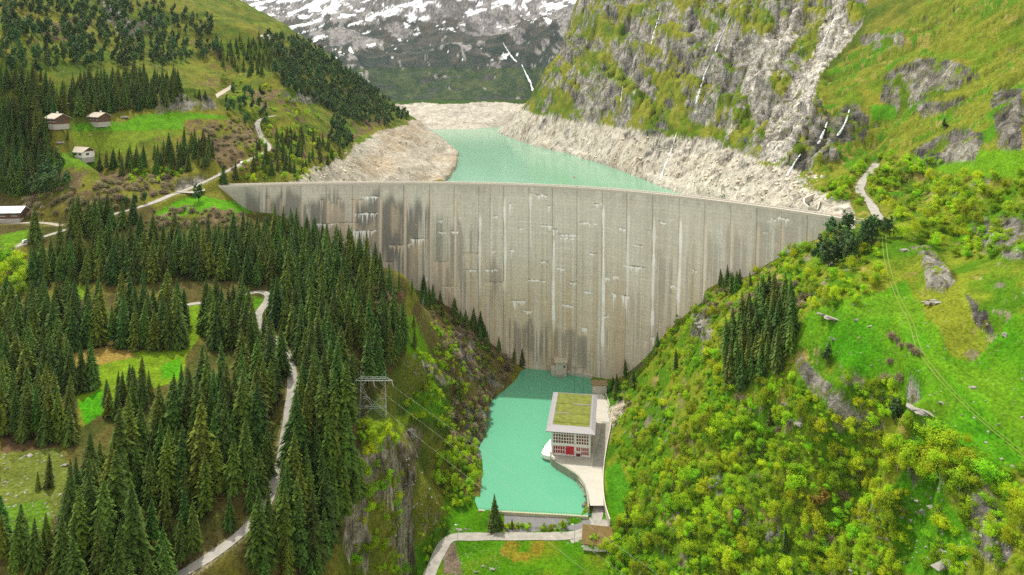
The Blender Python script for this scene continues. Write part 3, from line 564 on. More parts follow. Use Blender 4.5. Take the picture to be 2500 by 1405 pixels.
# ------------------------------------------------------------------ water
def water_mat(name, col, rough, bump):
    m, nt, b = mat(name); L = nt.links; tc = nd(nt, 'ShaderNodeTexCoord')
    no = nd(nt, 'ShaderNodeTexNoise', i_Scale=.02, i_Detail=3.0); L.new(tc.outputs['Object'], no.inputs['Vector'])
    mx = nd(nt, 'ShaderNodeMix', data_type='RGBA'); mx.inputs['A'].default_value = (*[c * .93 for c in col], 1); mx.inputs['B'].default_value = (*[c * 1.07 for c in col], 1)
    L.new(no.outputs['Fac'], mx.inputs['Factor']); L.new(mx.outputs['Result'], b.inputs['Base Color'])
    b.inputs['Roughness'].default_value = rough; b.inputs['IOR'].default_value = 1.33
    n2_ = nd(nt, 'ShaderNodeTexNoise', i_Scale=1.2, i_Detail=3.0); L.new(tc.outputs['Object'], n2_.inputs['Vector'])
    bp = nd(nt, 'ShaderNodeBump', i_Strength=bump, i_Distance=.06); L.new(n2_.outputs['Fac'], bp.inputs['Height']); L.new(bp.outputs[0], b.inputs['Normal'])
    return m
WEIR = [PZ(1168, 1246, 0), PZ(1300, 1253.5, 0), PZ(1440, 1260, 0)]
mb = MB(); wp = WEIR + [(58, 345, 0), (58, 380, 0), (62, 440, 0), (62, 500, 0), (5, 508, 0), (-15, 472, 0), (-24, 440, 0), (-22, 400, 0), (-20, 360, 0), (-18, 340, 0)]
mb.add(wp, [tuple(range(len(wp)))])
# keep the basin sheet behind the weir
struct(mb.build('basin_water', water_mat('basin_water', (.10, .335, .205), .12, .12)))
mb = MB(); arcpts = [(float(x + nx * -6), float(y + ny * -6), ZW) for x, y, nx, ny in zip(_cx[::10], _cy[::10], _nx[::10], _ny[::10])]
mb.add(arcpts + [(900, 700, ZW), (900, 1900, ZW), (-700, 1900, ZW), (-700, 700, ZW)], [tuple(range(len(arcpts) + 4))])
struct(mb.build('reservoir_water', water_mat('reservoir_water', (.14, .315, .205), .16, .08)))
#PART3
# ------------------------------------------------------------------ the dam
def paint_dam():
    ND, NT = 1300, 480
    a = np.linspace(0, _arc[-1], ND); z = ZC - (ZC + 3) * np.linspace(0, 1, NT)
    Aa, Zz = np.meshgrid(a, z)
    b = batter(Zz, Aa)
    x = np.interp(a, _arc, _cx)[None] + np.interp(a, _arc, _nx)[None] * b; y = np.interp(a, _arc, _cy)[None] + np.interp(a, _arc, _ny)[None] * b
    dpt = ZC - Zz; L = _arc[-1]
    s = Aa / L
    n_big = fbm(Aa / 40, dpt / 60, 0 * Aa, 4, 201); n_v = fbm(Aa / 2.2, dpt / 55, 0 * Aa, 4, 203); n_v2 = fbm(Aa / 6.0, dpt / 90, 0 * Aa, 3, 205); n_f = fbm(Aa / 1.4, dpt / 1.2, 0 * Aa, 3, 207)
    n_p = fbm(Aa / 18, dpt / 9, 0 * Aa + 3, 4, 215); n_s = fbm(Aa / .9, dpt / 40, 0 * Aa + 7, 3, 217)
    col = mixc((.535, .505, .425), (.63, .60, .515), sstep(-.6, .6, n_big + .5 * n_p + .35 * n_v))
    def A_of(u): return float(np.interp(u, _cu, _arc))
    def D_of(u, v): return (v - float(np.interp(u, _cu, _cv))) * float(np.interp(u, _cu, _cy)) / F
    # warm seepage wash
    warm = np.clip(sstep(.38, .85, dpt / 128 + .14 * n_v2 + .16 * n_big) * .75 + .5 * sstep(.70, .80, s + .03 * n_big) * sstep(.12, .4, dpt / 128 + .2 * n_v2) + .35 * sstep(.30, .46, s) * sstep(.62, .40, s) * sstep(.3, .6, dpt / 128 + .3 * n_v), 0, 1)
    col = col * (1 - .8 * warm[..., None]) + np.array((.60, .465, .315)) * .8 * warm[..., None]
    n_w = fbm(Aa / 5, dpt / 140, 0 * Aa + 5, 4, 209); w2 = sstep(.10, .42, n_w + .2 * n_s) * sstep(25, 85, dpt) * .5; col = col * (1 - w2[..., None]) + np.array((.52, .385, .245)) * w2[..., None]
    w3 = sstep(.22, .5, fbm(Aa / 3, dpt / 110, 0 * Aa + 9, 4, 211)) * sstep(2, 20, dpt) * .4; col = col * (1 - w3[..., None]) + np.array((.74, .72, .67)) * w3[..., None]
    n_q = fbm(Aa / 1.3, dpt / 170, 0 * Aa + 13, 3, 219); q1 = sstep(.12, .42, n_q) * sstep(3, 20, dpt) * .38; col = col * (1 - q1[..., None]) + np.array((.70, .665, .59)) * q1[..., None]; q2 = sstep(.10, .42, -n_q) * sstep(12, 60, dpt) * .42; col = col * (1 - q2[..., None]) + np.array((.43, .335, .225)) * q2[..., None]
    # lift and form-board lines
    fl = np.abs((dpt / 2.4) % 1 - .5) * 2; col = col * (1 - .20 * sstep(.74, 1, fl) * (.55 + .6 * n_p))[..., None]
    fv = np.abs((Aa / 2.85) % 1 - .5) * 2; col = col * (1 - .10 * sstep(.76, 1, fv) * (.7 + .6 * n_v))[..., None]
    hb = _h(np.floor(Aa / 17.1).astype(int), np.floor(dpt / 2.4).astype(int), (0 * Aa).astype(int), 5); col = col * (.965 + .07 * hb[..., None]) * (1 + .06 * n_f[..., None])
    def patch(u0, u1, v0, v1, c, amt, soft=.5, ragged=.45, thr=-.25):
        """weathered panel: crisp sides, ragged streaky top and foot"""
        um = (u0 + u1) / 2; a0, a1, d0, d1 = A_of(u0), A_of(u1), D_of(um, v0), D_of(um, v1); h = d1 - d0
        m = sstep(a0 - soft, a0 + soft, Aa + .6 * n_v) * sstep(a1 + soft, a1 - soft, Aa + .6 * n_v) * sstep(d0 - 1, d0 + 2 + .12 * h, dpt + ragged * h * n_v2 * .5) * sstep(d1 + 2, d1 - .25 * h, dpt + ragged * h * (n_v + .4 * n_s))
        m = m * sstep(thr - .18, thr + .22, n_v + .5 * n_s + .5 * n_v2) * amt * (.9 if u1 < 1060 else .72)
        col[:] = col * (1 - m[..., None]) + np.array(c) * m[..., None]
    DK, MD_, TAN = (.15, .143, .13), (.30, .285, .25), (.52, .42, .31)
    for q in ((480, 640, 450, 560, MD_, .75, 2, .4, -.6), (600, 735, 462, 620, DK, .85, 1.5, .4, -.45), (735, 800, 478, 620, DK, .9, .4, .3, -.4), (800, 866, 480, 640, DK, .75, .4, .5, -.1), (866, 928, 470, 660, DK, .9, .4, .3, -.45), (930, 988, 480, 690, DK, .95, .4, .35, -.5), (990, 1050, 500, 730, DK, .9, .4, .5, -.25), (1052, 1110, 525, 790, DK, .8, .4, .6, -.05),
              (1112, 1170, 560, 800, DK, .7, .4, .7, .1), (1174, 1232, 640, 830, DK, .6, .4, .8, .2), (1234, 1264, 770, 900, DK, .9, .4, .4, -.3), (1264, 1345, 785, 905, DK, .85, 1, .6, .02), (1352, 1408, 800, 905, DK, .75, .6, .5, -.02), (1412, 1445, 815, 905, DK, .85, .5, .4, -.2), (1450, 1530, 800, 915, DK, .6, 1, .7, .08), (1535, 1585, 700, 900, MD_, .6, .6, .7, .05),
              (1595, 1645, 620, 880, MD_, .7, .6, .6, -.05), (1655, 1700, 590, 800, MD_, .65, .6, .6, -.05), (1712, 1766, 560, 760, MD_, .75, .6, .5, -.2), (1774, 1826, 545, 730, MD_, .75, .6, .5, -.25), (1834, 1884, 540, 690, MD_, .75, .6, .5, -.3), (1892, 1950, 545, 660, MD_, .7, .6, .5, -.3), (1955, 2040, 545, 620, MD_, .6, .6, .5, -.3), (1440, 1640, 480, 560, MD_, .25, 6, .6, .1), (600, 2060, 452, 478, MD_, .45, 2, .6, -.1)):
        patch(*q)
    for q in ((800, 868, 505, 600, TAN, .85, .4, .5, -.2), (868, 930, 540, 610, TAN, .7, .4, .5, -.1), (1000, 1035, 580, 700, TAN, .85, 2, .6, -.1), (955, 975, 500, 580, TAN, .8, 1, .5, -.2), (1060, 1105, 640, 760, TAN, .6, .6, .6, -.1)): patch(*q)
    white = np.zeros(Aa.shape); rg = np.random.default_rng(11)
    # block joints with lime or tan run-off: photo column at the crest, first and last row, white, tan
    for u, v0, v1, wh, tn_ in ((655, 478, 520, .1, .8), (690, 480, 530, .0, .7), (738, 488, 560, .1, .9), (800, 480, 600, .1, 1), (864, 470, 640, .15, 1), (929, 475, 660, .2, 1), (989, 470, 720, .2, 1), (1052, 470, 780, .15, .7), (1112, 478, 820, .45, 1), (1172, 520, 700, .8, .5), (1200, 490, 640, .3, .1), (1233, 478, 700, .95, .4), (1295, 470, 580, .75, .2), (1352, 580, 790, .95, .2), (1412, 480, 600, .3, .2), (1474, 500, 850, 1, .5), (1534, 520, 740, .6, .3), (1597, 530, 800, 1, .6), (1662, 530, 880, .95, .8), (1724, 540, 760, .5, 1), (1788, 540, 720, .3, 1), (1852, 545, 690, .2, 1), (1912, 550, 660, .1, .9), (1975, 560, 620, .1, .8)):
        a0 = A_of(u); d0, d1 = D_of(u, v0), D_of(u, v1); k = int(u)
        jw = (.85 + .35 * wh) * (1 + .45 * vnoise(dpt / 9, 0 * dpt + k, 0 * dpt, 9)); d = np.abs(Aa - a0 - .25 * vnoise(dpt / 20, dpt * 0 + k, dpt * 0, 10))
        on = sstep(d0 - 1, d0 + 5, dpt) * sstep(d1 + 12, d1 - 8, dpt)
        t_ = on * sstep(2.2, .9, d + .8 * n_s) * .85 * tn_; col = col * (1 - t_[..., None]) + np.array((.58, .47, .35)) * t_[..., None]
        br = on * (.72 + .28 * sstep(-.3, .2, vnoise(dpt / 10, dpt * 0 + k * 7, dpt * 0, 12))); white = np.maximum(white, br * sstep(jw, jw * .45, d) * wh)
        col = col * (1 - .40 * sstep(.45, .15, np.abs(Aa - a0 + 1.0)))[..., None]
    # lime runs from lift joints: a bright thin lip and narrow drips of uneven length
    def drip(a0, d0, w, h, amt, brown=False):
        i0, i1 = np.searchsorted(a, [a0 - w / 2, a0 + w / 2]); j0 = max(0, int((d0 - .8) / (ZC + 3) * NT)); j1 = min(NT, int((d0 + h) / (ZC + 3) * NT) + 1)
        if i1 <= i0 or j1 <= j0: return
        aa = Aa[j0:j1, i0:i1]; dd = dpt[j0:j1, i0:i1] - d0; ed = np.clip(1.35 - np.abs(aa - a0) / w * 2, 0, 1)
        jag = .5 * vnoise(aa / 1.5, 0 * aa + d0, 0 * aa, 15); lip = sstep(.75, .35, np.abs(dd - jag)) * sstep(-.5, .1, vnoise(aa / 1.2, 0 * aa, 0 * aa + d0, 16)) * sstep(0, .25, ed)
        ln = h * np.clip(vnoise(aa / .62, 0 * aa + d0, 0 * aa, 13) * 1.1 + .12, 0, 1) * ed
        e = np.maximum(lip * .95, sstep(ln, ln * .3, dd) * (dd > 0) * (ln > .4)) * amt
        dk_ = sstep(.6, .2, np.abs(dd + .7 - jag)) * .5 * amt * sstep(0, .3, ed); c = col[j0:j1, i0:i1]; c[:] = c * (1 - dk_[..., None])
        if brown: c[:] = c * (1 - e[..., None] * .9) + np.array((.66, .54, .41)) * e[..., None] * .9
        else: white[j0:j1, i0:i1] = np.maximum(white[j0:j1, i0:i1], e)
    for u, v, w, h in ((1385, 575, 46, 14), (1335, 553, 30, 22), (1355, 562, 12, 20), (1430, 546, 30, 14), (1455, 548, 10, 30), (1620, 545, 14, 14), (1080, 568, 18, 10), (1020, 584, 34, 18), (1110, 566, 18, 12), (1265, 735, 36, 22), (1310, 685, 44, 8), (1500, 716, 12, 40), (1530, 722, 18, 44), (1480, 680, 22, 8), (1560, 652, 34, 18), (1505, 676, 14, 10), (1370, 657, 20, 10), (1440, 713, 22, 8), (1385, 745, 30, 12), (1250, 612, 14, 26), (1200, 660, 30, 8), (1320, 478, 36, 10), (1460, 500, 20, 10), (1545, 652, 44, 10),
                       (1700, 660, 10, 14), (1650, 698, 16, 12), (1430, 800, 14, 18), (1600, 820, 10, 24), (1912, 535, 24, 14), (1888, 537, 10, 8), (1385, 583, 34, 6), (1150, 660, 26, 8), (1205, 615, 10, 8), (1270, 560, 14, 8), (1210, 530, 12, 20), (1340, 505, 8, 30), (1245, 500, 6, 40), (1520, 560, 16, 8), (1450, 620, 22, 8), (1330, 640, 24, 8), (1290, 760, 20, 10), (1480, 770, 16, 14), (1400, 690, 18, 8), (1560, 600, 18, 8), (905, 482, 40, 16), (895, 522, 56, 30), (885, 565, 70, 28), (790, 548, 50, 20), (820, 590, 60, 22)):
        drip(A_of(u), D_of(u, v), w * .29, h * .42, 1)
    for u, v, w, h in ((845, 545, 60, 40), (880, 490, 10, 40), (830, 488, 10, 46), (812, 500, 8, 54), (860, 490, 12, 40), (785, 490, 7, 50), (1028, 586, 36, 80), (975, 600, 50, 24), (1075, 640, 44, 60), (1100, 700, 44, 50), (930, 640, 60, 24), (1150, 620, 40, 60), (1210, 690, 50, 50)):
        drip(A_of(u), D_of(u, v), w * .29, h * .42, .95, True)
    for _ in range(25): drip(L * rg.uniform(.22, .97), 2.4 * rg.integers(3, 46), rg.uniform(1.5, 7), rg.uniform(1, 6), rg.uniform(.3, .8))
    for _ in range(90): drip(L * rg.uniform(.12, .98), 2.4 * rg.integers(2, 46), rg.uniform(.8, 4), rg.uniform(6, 30), rg.uniform(.25, .6), True)
    white = np.clip(white * (.9 + .2 * n_f), 0, .97)
    col = col * (1 - white[..., None]) + np.array((.93, .925, .91)) * white[..., None]
    return np.stack([x, y, Zz], -1), np.clip(col, .02, .9), ND, NT
dam = thing('arch_dam', 'tall curved grey concrete arch dam streaked white and brown, closing the gorge', 'dam')
def dam_material():
    m, nt, b = mat('weathered_concrete'); L = nt.links; at = nd(nt, 'ShaderNodeAttribute', attribute_name='stain'); tc = nd(nt, 'ShaderNodeTexCoord')
    no = nd(nt, 'ShaderNodeTexNoise', i_Scale=.8, i_Detail=6.0, i_Roughness=.7); L.new(tc.outputs['Object'], no.inputs['Vector'])
    r = nd(nt, 'ShaderNodeMapRange'); r.inputs['From Min'].default_value = .3; r.inputs['From Max'].default_value = .7; r.inputs['To Min'].default_value = .85; r.inputs['To Max'].default_value = 1.15; L.new(no.outputs['Fac'], r.inputs[0])
    s = nd(nt, 'ShaderNodeVectorMath', operation='SCALE'); L.new(at.outputs['Color'], s.inputs[0]); L.new(r.outputs[0], s.inputs['Scale']); L.new(s.outputs[0], b.inputs['Base Color']); b.inputs['Roughness'].default_value = .9
    return m
_co, _col, _nd, _nt = paint_dam()
MD = dam_material(); CONC = plain('pale_concrete', (.52, .48, .41), .9, .2, .7); CONCD = plain('grey_concrete', (.36, .34, .30), .9, .25, .5); ASPH = plain('pale_asphalt', (.36, .34, .31), .9, .18, .35)
grid_mesh('dam_wall', _co[:, ::-1], _nd, _nt, MD, dam, {'stain': _col[:, ::-1]})
def strip(profile, name, m, parent, step=4, i0=0, i1=None, line=None, kind=None):
    """sweep a closed (offset, height) profile along the crest; offset is downstream"""
    idx = range(i0, i1 or len(_cx), step); vs = []
    for i in idx:
        for o_, h in profile: vs.append((_cx[i] + _nx[i] * o_, _cy[i] + _ny[i] * o_, ZC + h))
    k = len(profile); n_ = len(vs) // k; fs = []
    for i in range(n_ - 1):
        for j in range(k): fs.append((i * k + j, i * k + (j + 1) % k, (i + 1) * k + (j + 1) % k, (i + 1) * k + j))
    fs += [tuple(range(k)), tuple(range((n_ - 1) * k, n_ * k))[::-1]]
    return MB().add(vs, fs).build(name, m, parent)
strip([(-.02, -125), (-.02, -.05), (-7, -.05), (-7, -1), (-12, -125)], 'dam_core', CONCD, dam)
strip([(-.6, -.04), (-.6, .12), (-6.4, .12), (-6.4, -.04)], 'crest_road', CONC, dam)
strip([(.12, -.5), (.12, 1.05), (-.5, 1.05), (-.5, -.5)], 'parapet', CONC, dam)
strip([(-6.5, -.5), (-6.5, 1.05), (-7.1, 1.05), (-7.1, -.5)], 'parapet', CONC, dam)
mb = MB()
for i in range(6, 396, 3):
    p = (_cx[i] - .2 * _nx[i], _cy[i] - .2 * _ny[i]); mb.tube((*p, ZC + 1.05), (*p, ZC + 1.75), .05, n=4)
q = [( _cx[i] - .2 * _nx[i], _cy[i] - .2 * _ny[i], ZC + 1.75) for i in range(6, 396, 6)]
for s_, e_ in zip(q[:-1], q[1:]): mb.tube(s_, e_, .04, n=4, caps=False)
mb.build('railing', plain('galvanised_steel', (.45, .46, .45), .5, .1, 2, .6), dam)
#PART4
# ------------------------------------------------------------------ roads laid on the terrain
def ribbon(name, line, w, m, lift=.06, step=2, kerb=0):
    p = line[::step]; p = np.vstack([p, line[-1]]) if not np.allclose(p[-1], line[-1]) else p
    t = np.gradient(p, axis=0)[:, :2]; t /= np.linalg.norm(t, axis=1)[:, None] + 1e-9; nrm = np.stack([-t[:, 1], t[:, 0]], 1)
    offs = np.linspace(-w, w, 5); ww = (1 + .06 * np.sin(np.arange(len(p)) * .7))[:, None, None]
    co = np.zeros((len(p), 5, 3)); co[:, :, :2] = p[:, None, :2] + nrm[:, None, :] * offs[None, :, None] * ww
    co[:, :, 2] = np.maximum(p[:, None, 2], ground(co[:, :, 0], co[:, :, 1])) + lift
    o = grid_mesh(name, co, 5, len(p), m)
    if o.data.polygons[0].normal.z < 0: o.data.flip_normals()
    return struct(o)
ROADM = plain('worn_pale_road', (.30, .28, .245), .95, .45, .35); DIRT = plain('dirt_track', (.34, .30, .23), .95, .25, .4)
ribbon('road', ROADS['upper'][0], 2.5, ROADM); ribbon('hill_road', ROADS['hill'][0], 2.1, ROADM, .1); ribbon('gravel_road', ROADS['high'][0], 3.0, DIRT, .15)
ribbon('forest_road', ROADS['forest'][0], 1.95, ROADM); ribbon('mountain_road', ROADS['right'][0], 2.6, ROADM, .08); ribbon('valley_road', ROADS['valley'][0], 2.7, ROADM, .08)
ribbon('farm_road', ROADS['spur'][0], 1.9, DIRT, .08)
def offline(line, d):
    t = np.gradient(line, axis=0)[:, :2]; t /= np.linalg.norm(t, axis=1)[:, None] + 1e-9
    q = line.copy(); q[:, 0] -= t[:, 1] * d; q[:, 1] += t[:, 0] * d; return q
RUT = plain('pale_grass_rut', (.135, .20, .014), .95, .25, .8)
for d in (-.8, .8): ribbon('path', offline(ROADS['track'][0], d), .24, RUT, .05)
# forecourt
def sheet(name, poly, z, m, conform=False):
    mb = MB(); pts = [PZ(u, v, z) for u, v in poly]
    if conform: pts = [(x, y, float(ground(x, y)) + .08) for x, y, _ in pts]
    mb.add(pts, [tuple(range(len(pts)))]); o = mb.build(name, m)
    if o.data.polygons[0].normal.z < 0: o.data.flip_normals()
    return struct(o)
sheet('forecourt', [(1352, 1104), (1350, 1122), (1375, 1138), (1405, 1160), (1430, 1195), (1441, 1235), (1474, 1235), (1470, 1150), (1490, 1040), (1484, 985), (1470, 962), (1400, 962), (1362, 980)], 3.0, plain('pale_forecourt', (.44, .41, .355), .95, .15, .2))
sheet('road_junction', [(1385, 1304), (1420, 1292), (1440, 1272), (1478, 1278), (1494, 1290), (1450, 1300), (1425, 1330), (1395, 1322)], -2.0, ROADM, True)
sheet('dam_forecourt', [(425, 470), (470, 457), (500, 459), (500, 466), (470, 472)], 128.25, ROADM)
# post and rail fence on the valley side of the upper road
fl_ = offline(ROADS['upper'][0], -3.1); mb = MB(); FW = plain('grey_fence_wood', (.30, .27, .22), .9, .2, 1.5); tops = []
for q in fl_[120::9]:
    z_ = max(float(ground(q[0], q[1])), q[2] - 1.0); mb.tube((q[0], q[1], z_ - .5), (q[0], q[1], z_ + 1.15), .09, n=5); tops.append((q[0], q[1], z_ + .95))
for a_, b_ in zip(tops[:-1], tops[1:]): mb.tube(a_, b_, .06, n=4)
tag(mb.build('road_fence', FW), 'thin wooden post-and-rail fence along the left road towards the dam', 'fence')
# weir, apron and basin wall
GRAVEL = plain('dark_gravel', (.17, .165, .165), .95, .3, 1.2)
def wall_line(name, pts, th, z0, z1, m, parent=None):
    p = np.array(pts, float); t = np.gradient(p, axis=0); t /= np.linalg.norm(t, axis=1)[:, None]; nr = np.stack([-t[:, 1], t[:, 0]], 1)
    vs = []; fs = []
    z0 = np.broadcast_to(z0, len(p)); z1 = np.broadcast_to(z1, len(p))
    for q, n_, a, b in zip(p, nr, z0, z1):
        l, r = q - n_ * th / 2, q + n_ * th / 2; vs += [(*l, a), (*r, a), (*r, b), (*l, b)]
    for i in range(len(p) - 1):
        for j in range(4): fs.append((i * 4 + j, i * 4 + (j + 1) % 4, i * 4 + 4 + (j + 1) % 4, i * 4 + 4 + j))
    fs += [(0, 1, 2, 3), tuple(len(vs) - 4 + k for k in (3, 2, 1, 0))]
    o = MB().add(vs, fs).build(name, m, parent)
    import bmesh
    bm = bmesh.new(); bm.from_mesh(o.data); bmesh.ops.recalc_face_normals(bm, faces=bm.faces); bm.to_mesh(o.data); bm.free(); return o
wl = [np.array(PZ(u, v, .4)[:2]) for u, v in ((1168, 1246), (1230, 1249.5), (1300, 1253.5), (1370, 1257), (1436, 1261))]
weir = thing('weir_wall', 'low straight mossy weir wall with thin railing holding back the turquoise basin', 'weir')
wall_line('wall', wl, .9, -5, .45, plain('mossy_concrete', (.40, .38, .24), .9, .3, .8), weir)
mb = MB()
for k in range(41):
    t = k / 40 * (len(wl) - 1); i = min(int(t), len(wl) - 2); q = wl[i] * (1 - t + i) + wl[i + 1] * (t - i)
    mb.tube((*q, .45), (*q, 1.4), .05, n=4)
for i in range(len(wl) - 1): mb.tube((*wl[i], 1.4), (*wl[i + 1], 1.4), .04, n=4)
mb.build('railing', plain('dull_green_rail', (.14, .18, .08), .6, .1, 2), weir)
sheet('gravel_apron', [(1228, 1255), (1436, 1266), (1452, 1284), (1405, 1287), (1345, 1281), (1300, 1287), (1228, 1288)], -.6, GRAVEL, True)
bw = [np.array(PZ(u, v, 3.4)[:2]) for u, v in ((1343, 1103), (1345, 1116), (1353, 1126), (1372, 1138), (1395, 1152), (1414, 1167), (1428, 1188), (1434, 1210), (1437, 1240))]
bwf = thing('wall_railing', 'thin steel railing on top of the curved basin wall', 'railing'); mb = MB()
for k_ in range(len(bw) - 1):
    for t_ in (0, .5): q = bw[k_] * (1 - t_) + bw[k_ + 1] * t_; mb.tube((*q, 3.85), (*q, 4.9), .045, n=4)
    mb.tube((*bw[k_], 4.9), (*bw[k_ + 1], 4.9), .04, n=4); mb.tube((*bw[k_], 4.4), (*bw[k_ + 1], 4.4), .03, n=4)
mb.build('rail', plain('galvanised_steel', (.45, .46, .45), .5, .1, 2, .6), bwf)
bwp = dens_poly([(*q, 0) for q in bw], 1.0)[:, :2]
tag(wall_line('basin_wall', bwp, .7, -3, 3.9, plain('stained_concrete', (.30, .29, .22), .9, .35, .35, stretch=(1, 1, .3))), 'curved stained concrete retaining wall between the basin and the forecourt', 'wall')
rw = [np.array(PZ(u, v, 3.5)[:2]) for u, v in ((1478, 960), (1488, 990), (1492, 1030), (1483, 1080), (1475, 1130), (1472, 1180), (1477, 1230), (1489, 1270))]
tag(wall_line('roadside_wall', dens_poly([(*q, 0) for q in rw], 1.5)[:, :2], .5, -1, 3.9, plain('pale_stone_wall', (.5, .45, .36), .9, .25, .8)), 'low pale stone wall along the foot of the shrubby right slope', 'wall')

# ------------------------------------------------------------------ powerhouse
WHITE = plain('white_plaster', (.80, .77, .73), .7, .06, .4); GREYM = plain('grey_roof_metal', (.27, .255, .265), .55, .10, .5); MOSS = plain('green_roof_moss', (.135, .155, .018), .95, .7, .35)
GLASS = plain('dark_reddish_glass', (.15, .035, .035), .25, .4, .5); RED = plain('red_door_paint', (.55, .02, .03), .5, .15, .6); DARKG = plain('dark_glass', (.06, .065, .07), .1, .3, .5)
pz = PZ(1346, 1109, 3.0)
ph = thing('powerhouse', 'white power station with red door and mossy green roof beside the turquoise basin', 'power station', pz, math.radians(-8.5))
PW, PD, PH = 21.0, 40.0, 13.6
mb = MB(); mb.box(0, PW, .3, PD, -.2, PH)
for x in (0, 8.15 + 4.4, PW - .6): mb.box(x, x + .6, -.15, .35, -.2, PH)
mb.box(.6, PW - .6, -.1, .35, 5.1, 6.1); mb.box(.6, PW - .6, -.08, .35, -.2, .5); mb.box(.6, PW - .6, -.1, .35, PH - .5, PH)
mb.build('wall', WHITE, ph)
def win(parent, x0, x1, z0, z1, nx, nz, y=0.0, side=None, bar=.16):
    def T(a, b, c):                       # a along wall, b outwards, c up
        if side is None: return (a, y - b, c)
        return (side[0] - b * side[1], a, c) if True else None
    def bx(m, a0, a1, b0, b1, c0, c1):
        q = [T(a0, b0, c0), T(a1, b0, c0), T(a1, b1, c0), T(a0, b1, c0), T(a0, b0, c1), T(a1, b0, c1), T(a1, b1, c1), T(a0, b1, c1)]
        m.add(q, [(0, 3, 2, 1), (4, 5, 6, 7), (0, 1, 5, 4), (1, 2, 6, 5), (2, 3, 7, 6), (3, 0, 4, 7)])
    g = MB(); bx(g, x0, x1, -.30, .02, z0, z1); g_ = g.build('window', GLASS, parent)
    f = MB()
    for i in range(nx + 1):
        a = x0 + (x1 - x0) * i / nx; bx(f, a - bar, a + bar, .025, .10, z0, z1)
    for i in range(nz + 1):
        c = z0 + (z1 - z0) * i / nz; bx(f, x0 - .02, x1 + .02, .03, .105, c - bar, c + bar)
    f.build('frame', WHITE, g_); return g_
win(ph, .9, 12.3, 6.3, PH - .6, 8, 4); win(ph, 13.4, 20.2, 6.3, PH - .6, 5, 4)
RGL = plain('red_tinted_glass', (.30, .03, .035), .25, .45, .5); G0 = GLASS; GLASS = RGL; win(ph, .9, 7.4, .7, 4.9, 5, 2, bar=.12); win(ph, 16.0, 20.2, .7, 4.9, 4, 2, bar=.12); win(ph, 13.4, 15.6, 2.6, 4.9, 2, 1, bar=.12); GLASS = G0
d = MB(); d.box(7.9, 12.1, -.05, .34, -.1, 5.0); d_ = d.build('door', RED, ph)
f = MB()
for i in range(5): f.box(7.9 + 4.2 * i / 4 - .05, 7.9 + 4.2 * i / 4 + .05, -.12, -.055, -.1, 5.0)
for c in (2.4, 3.7): f.box(7.88, 12.12, -.125, -.06, c - .06, c + .06)
f.build('door_panel', plain('dark_red_paint', (.30, .012, .02), .5, .15, .6), d_)
d = MB(); d.box(13.2, 16.0, -1.3, .1, -.1, .02); d.box(13.2, 16.0, -1.4, .1, 2.3, 2.5); d.box(13.2, 13.35, -1.3, .1, .02, 2.3); d.box(15.85, 16.0, -1.3, .1, .02, 2.3); pch = d.build('porch', WHITE, ph)
d = MB(); d.box(13.36, 15.84, -.35, -.15, .03, 2.29); d.build('side_door', plain('maroon_door', (.16, .02, .02), .6, .2, .6), pch)
for yy in (3, 12, 21, 30): win(ph, yy, yy + 7.2, 6.0, PH - .7, 5, 3, side=(0, 1), bar=.12)
for yy in (3, 12, 21, 30): win(ph, yy, yy + 7.2, 1.2, PH - .7, 5, 4, side=(PW, -1), bar=.12)
# roof: flared metal rim around sunken planted fields
OV = 2.6; o0, o1, p0, p1 = -OV, PW + OV, -3.4, PD + 2.0; i0_, i1_, j0_, j1_ = .5, PW - .5, 2.0, PD - .6
zr, zi = PH + .3, PH + 1.5
mb = MB()
def ring(a, b, c, d, z): return [(a, c, z), (b, c, z), (b, d, z), (a, d, z)]
rs_ = [ring(o0, o1, p0, p1, zr - .35), ring(o0 - .05, o1 + .05, p0 - .05, p1 + .05, zr + .1), ring(-.5, PW + .5, .6, PD + .2, zi - .15), ring(i0_, i1_, j0_, j1_, zi), ring(i0_, i1_, j0_, j1_, zi - .45), ring(-.5, PW + .5, -.5, PD + .3, zr - .5)]
fs = []
vs = sum(rs_, [])
for k in range(len(rs_) - 1):
    for j in range(4): fs.append((k * 4 + j, k * 4 + (j + 1) % 4, k * 4 + 4 + (j + 1) % 4, k * 4 + 4 + j))
for j in range(4): fs.append((j, 20 + j, 20 + (j + 1) % 4, (j + 1) % 4))
mb.add(vs, fs); rf = mb.build('roof', GREYM, ph)
mb = MB()
for k in range(1, 9):
    yy = PD * k / 9
    for s0, s1 in ((o0, i0_), (i1_, o1)):
        za, zb_ = (zr + .12, zi + .04) if s0 < 0 else (zi + .04, zr + .12)
        mb.add([(s0, yy - .06, za), (s1, yy - .06, zb_), (s1, yy + .06, zb_), (s0, yy + .06, za)], [(0, 1, 2, 3)])
for k in range(1, 14):
    xx = o0 + (o1 - o0) * k / 14; mb.add([(xx - .05, p0, zr + .13), (xx + .05, p0, zr + .13), (xx + .05, j0_, zi + .05), (xx - .05, j0_, zi + .05)], [(0, 1, 2, 3)])
mb.build('roof_seams', plain('dark_seam', (.14, .13, .14), .7, .1, 1), rf)
ys = [j0_, j0_ + 3.2, 15.2, 26.6, j1_]
for k in range(4): mb = MB(); mb.box(i0_ + .05, i1_ - .05, ys[k] + .12, ys[k + 1] - .12, zi - .44, zi - .12 + .06 * (k % 2)); mb.build('planted_roof', MOSS, rf)
mb = MB(); mb.box(i0_ + .1, 9, 14.95, 15.45, zi - .4, zi + .12); mb.build('roof_gutter', GREYM, rf); mb = MB(); mb.box(10, i1_ - .1, 26.3, 26.9, zi - .4, zi + .12); mb.build('roof_gutter', GREYM, rf)
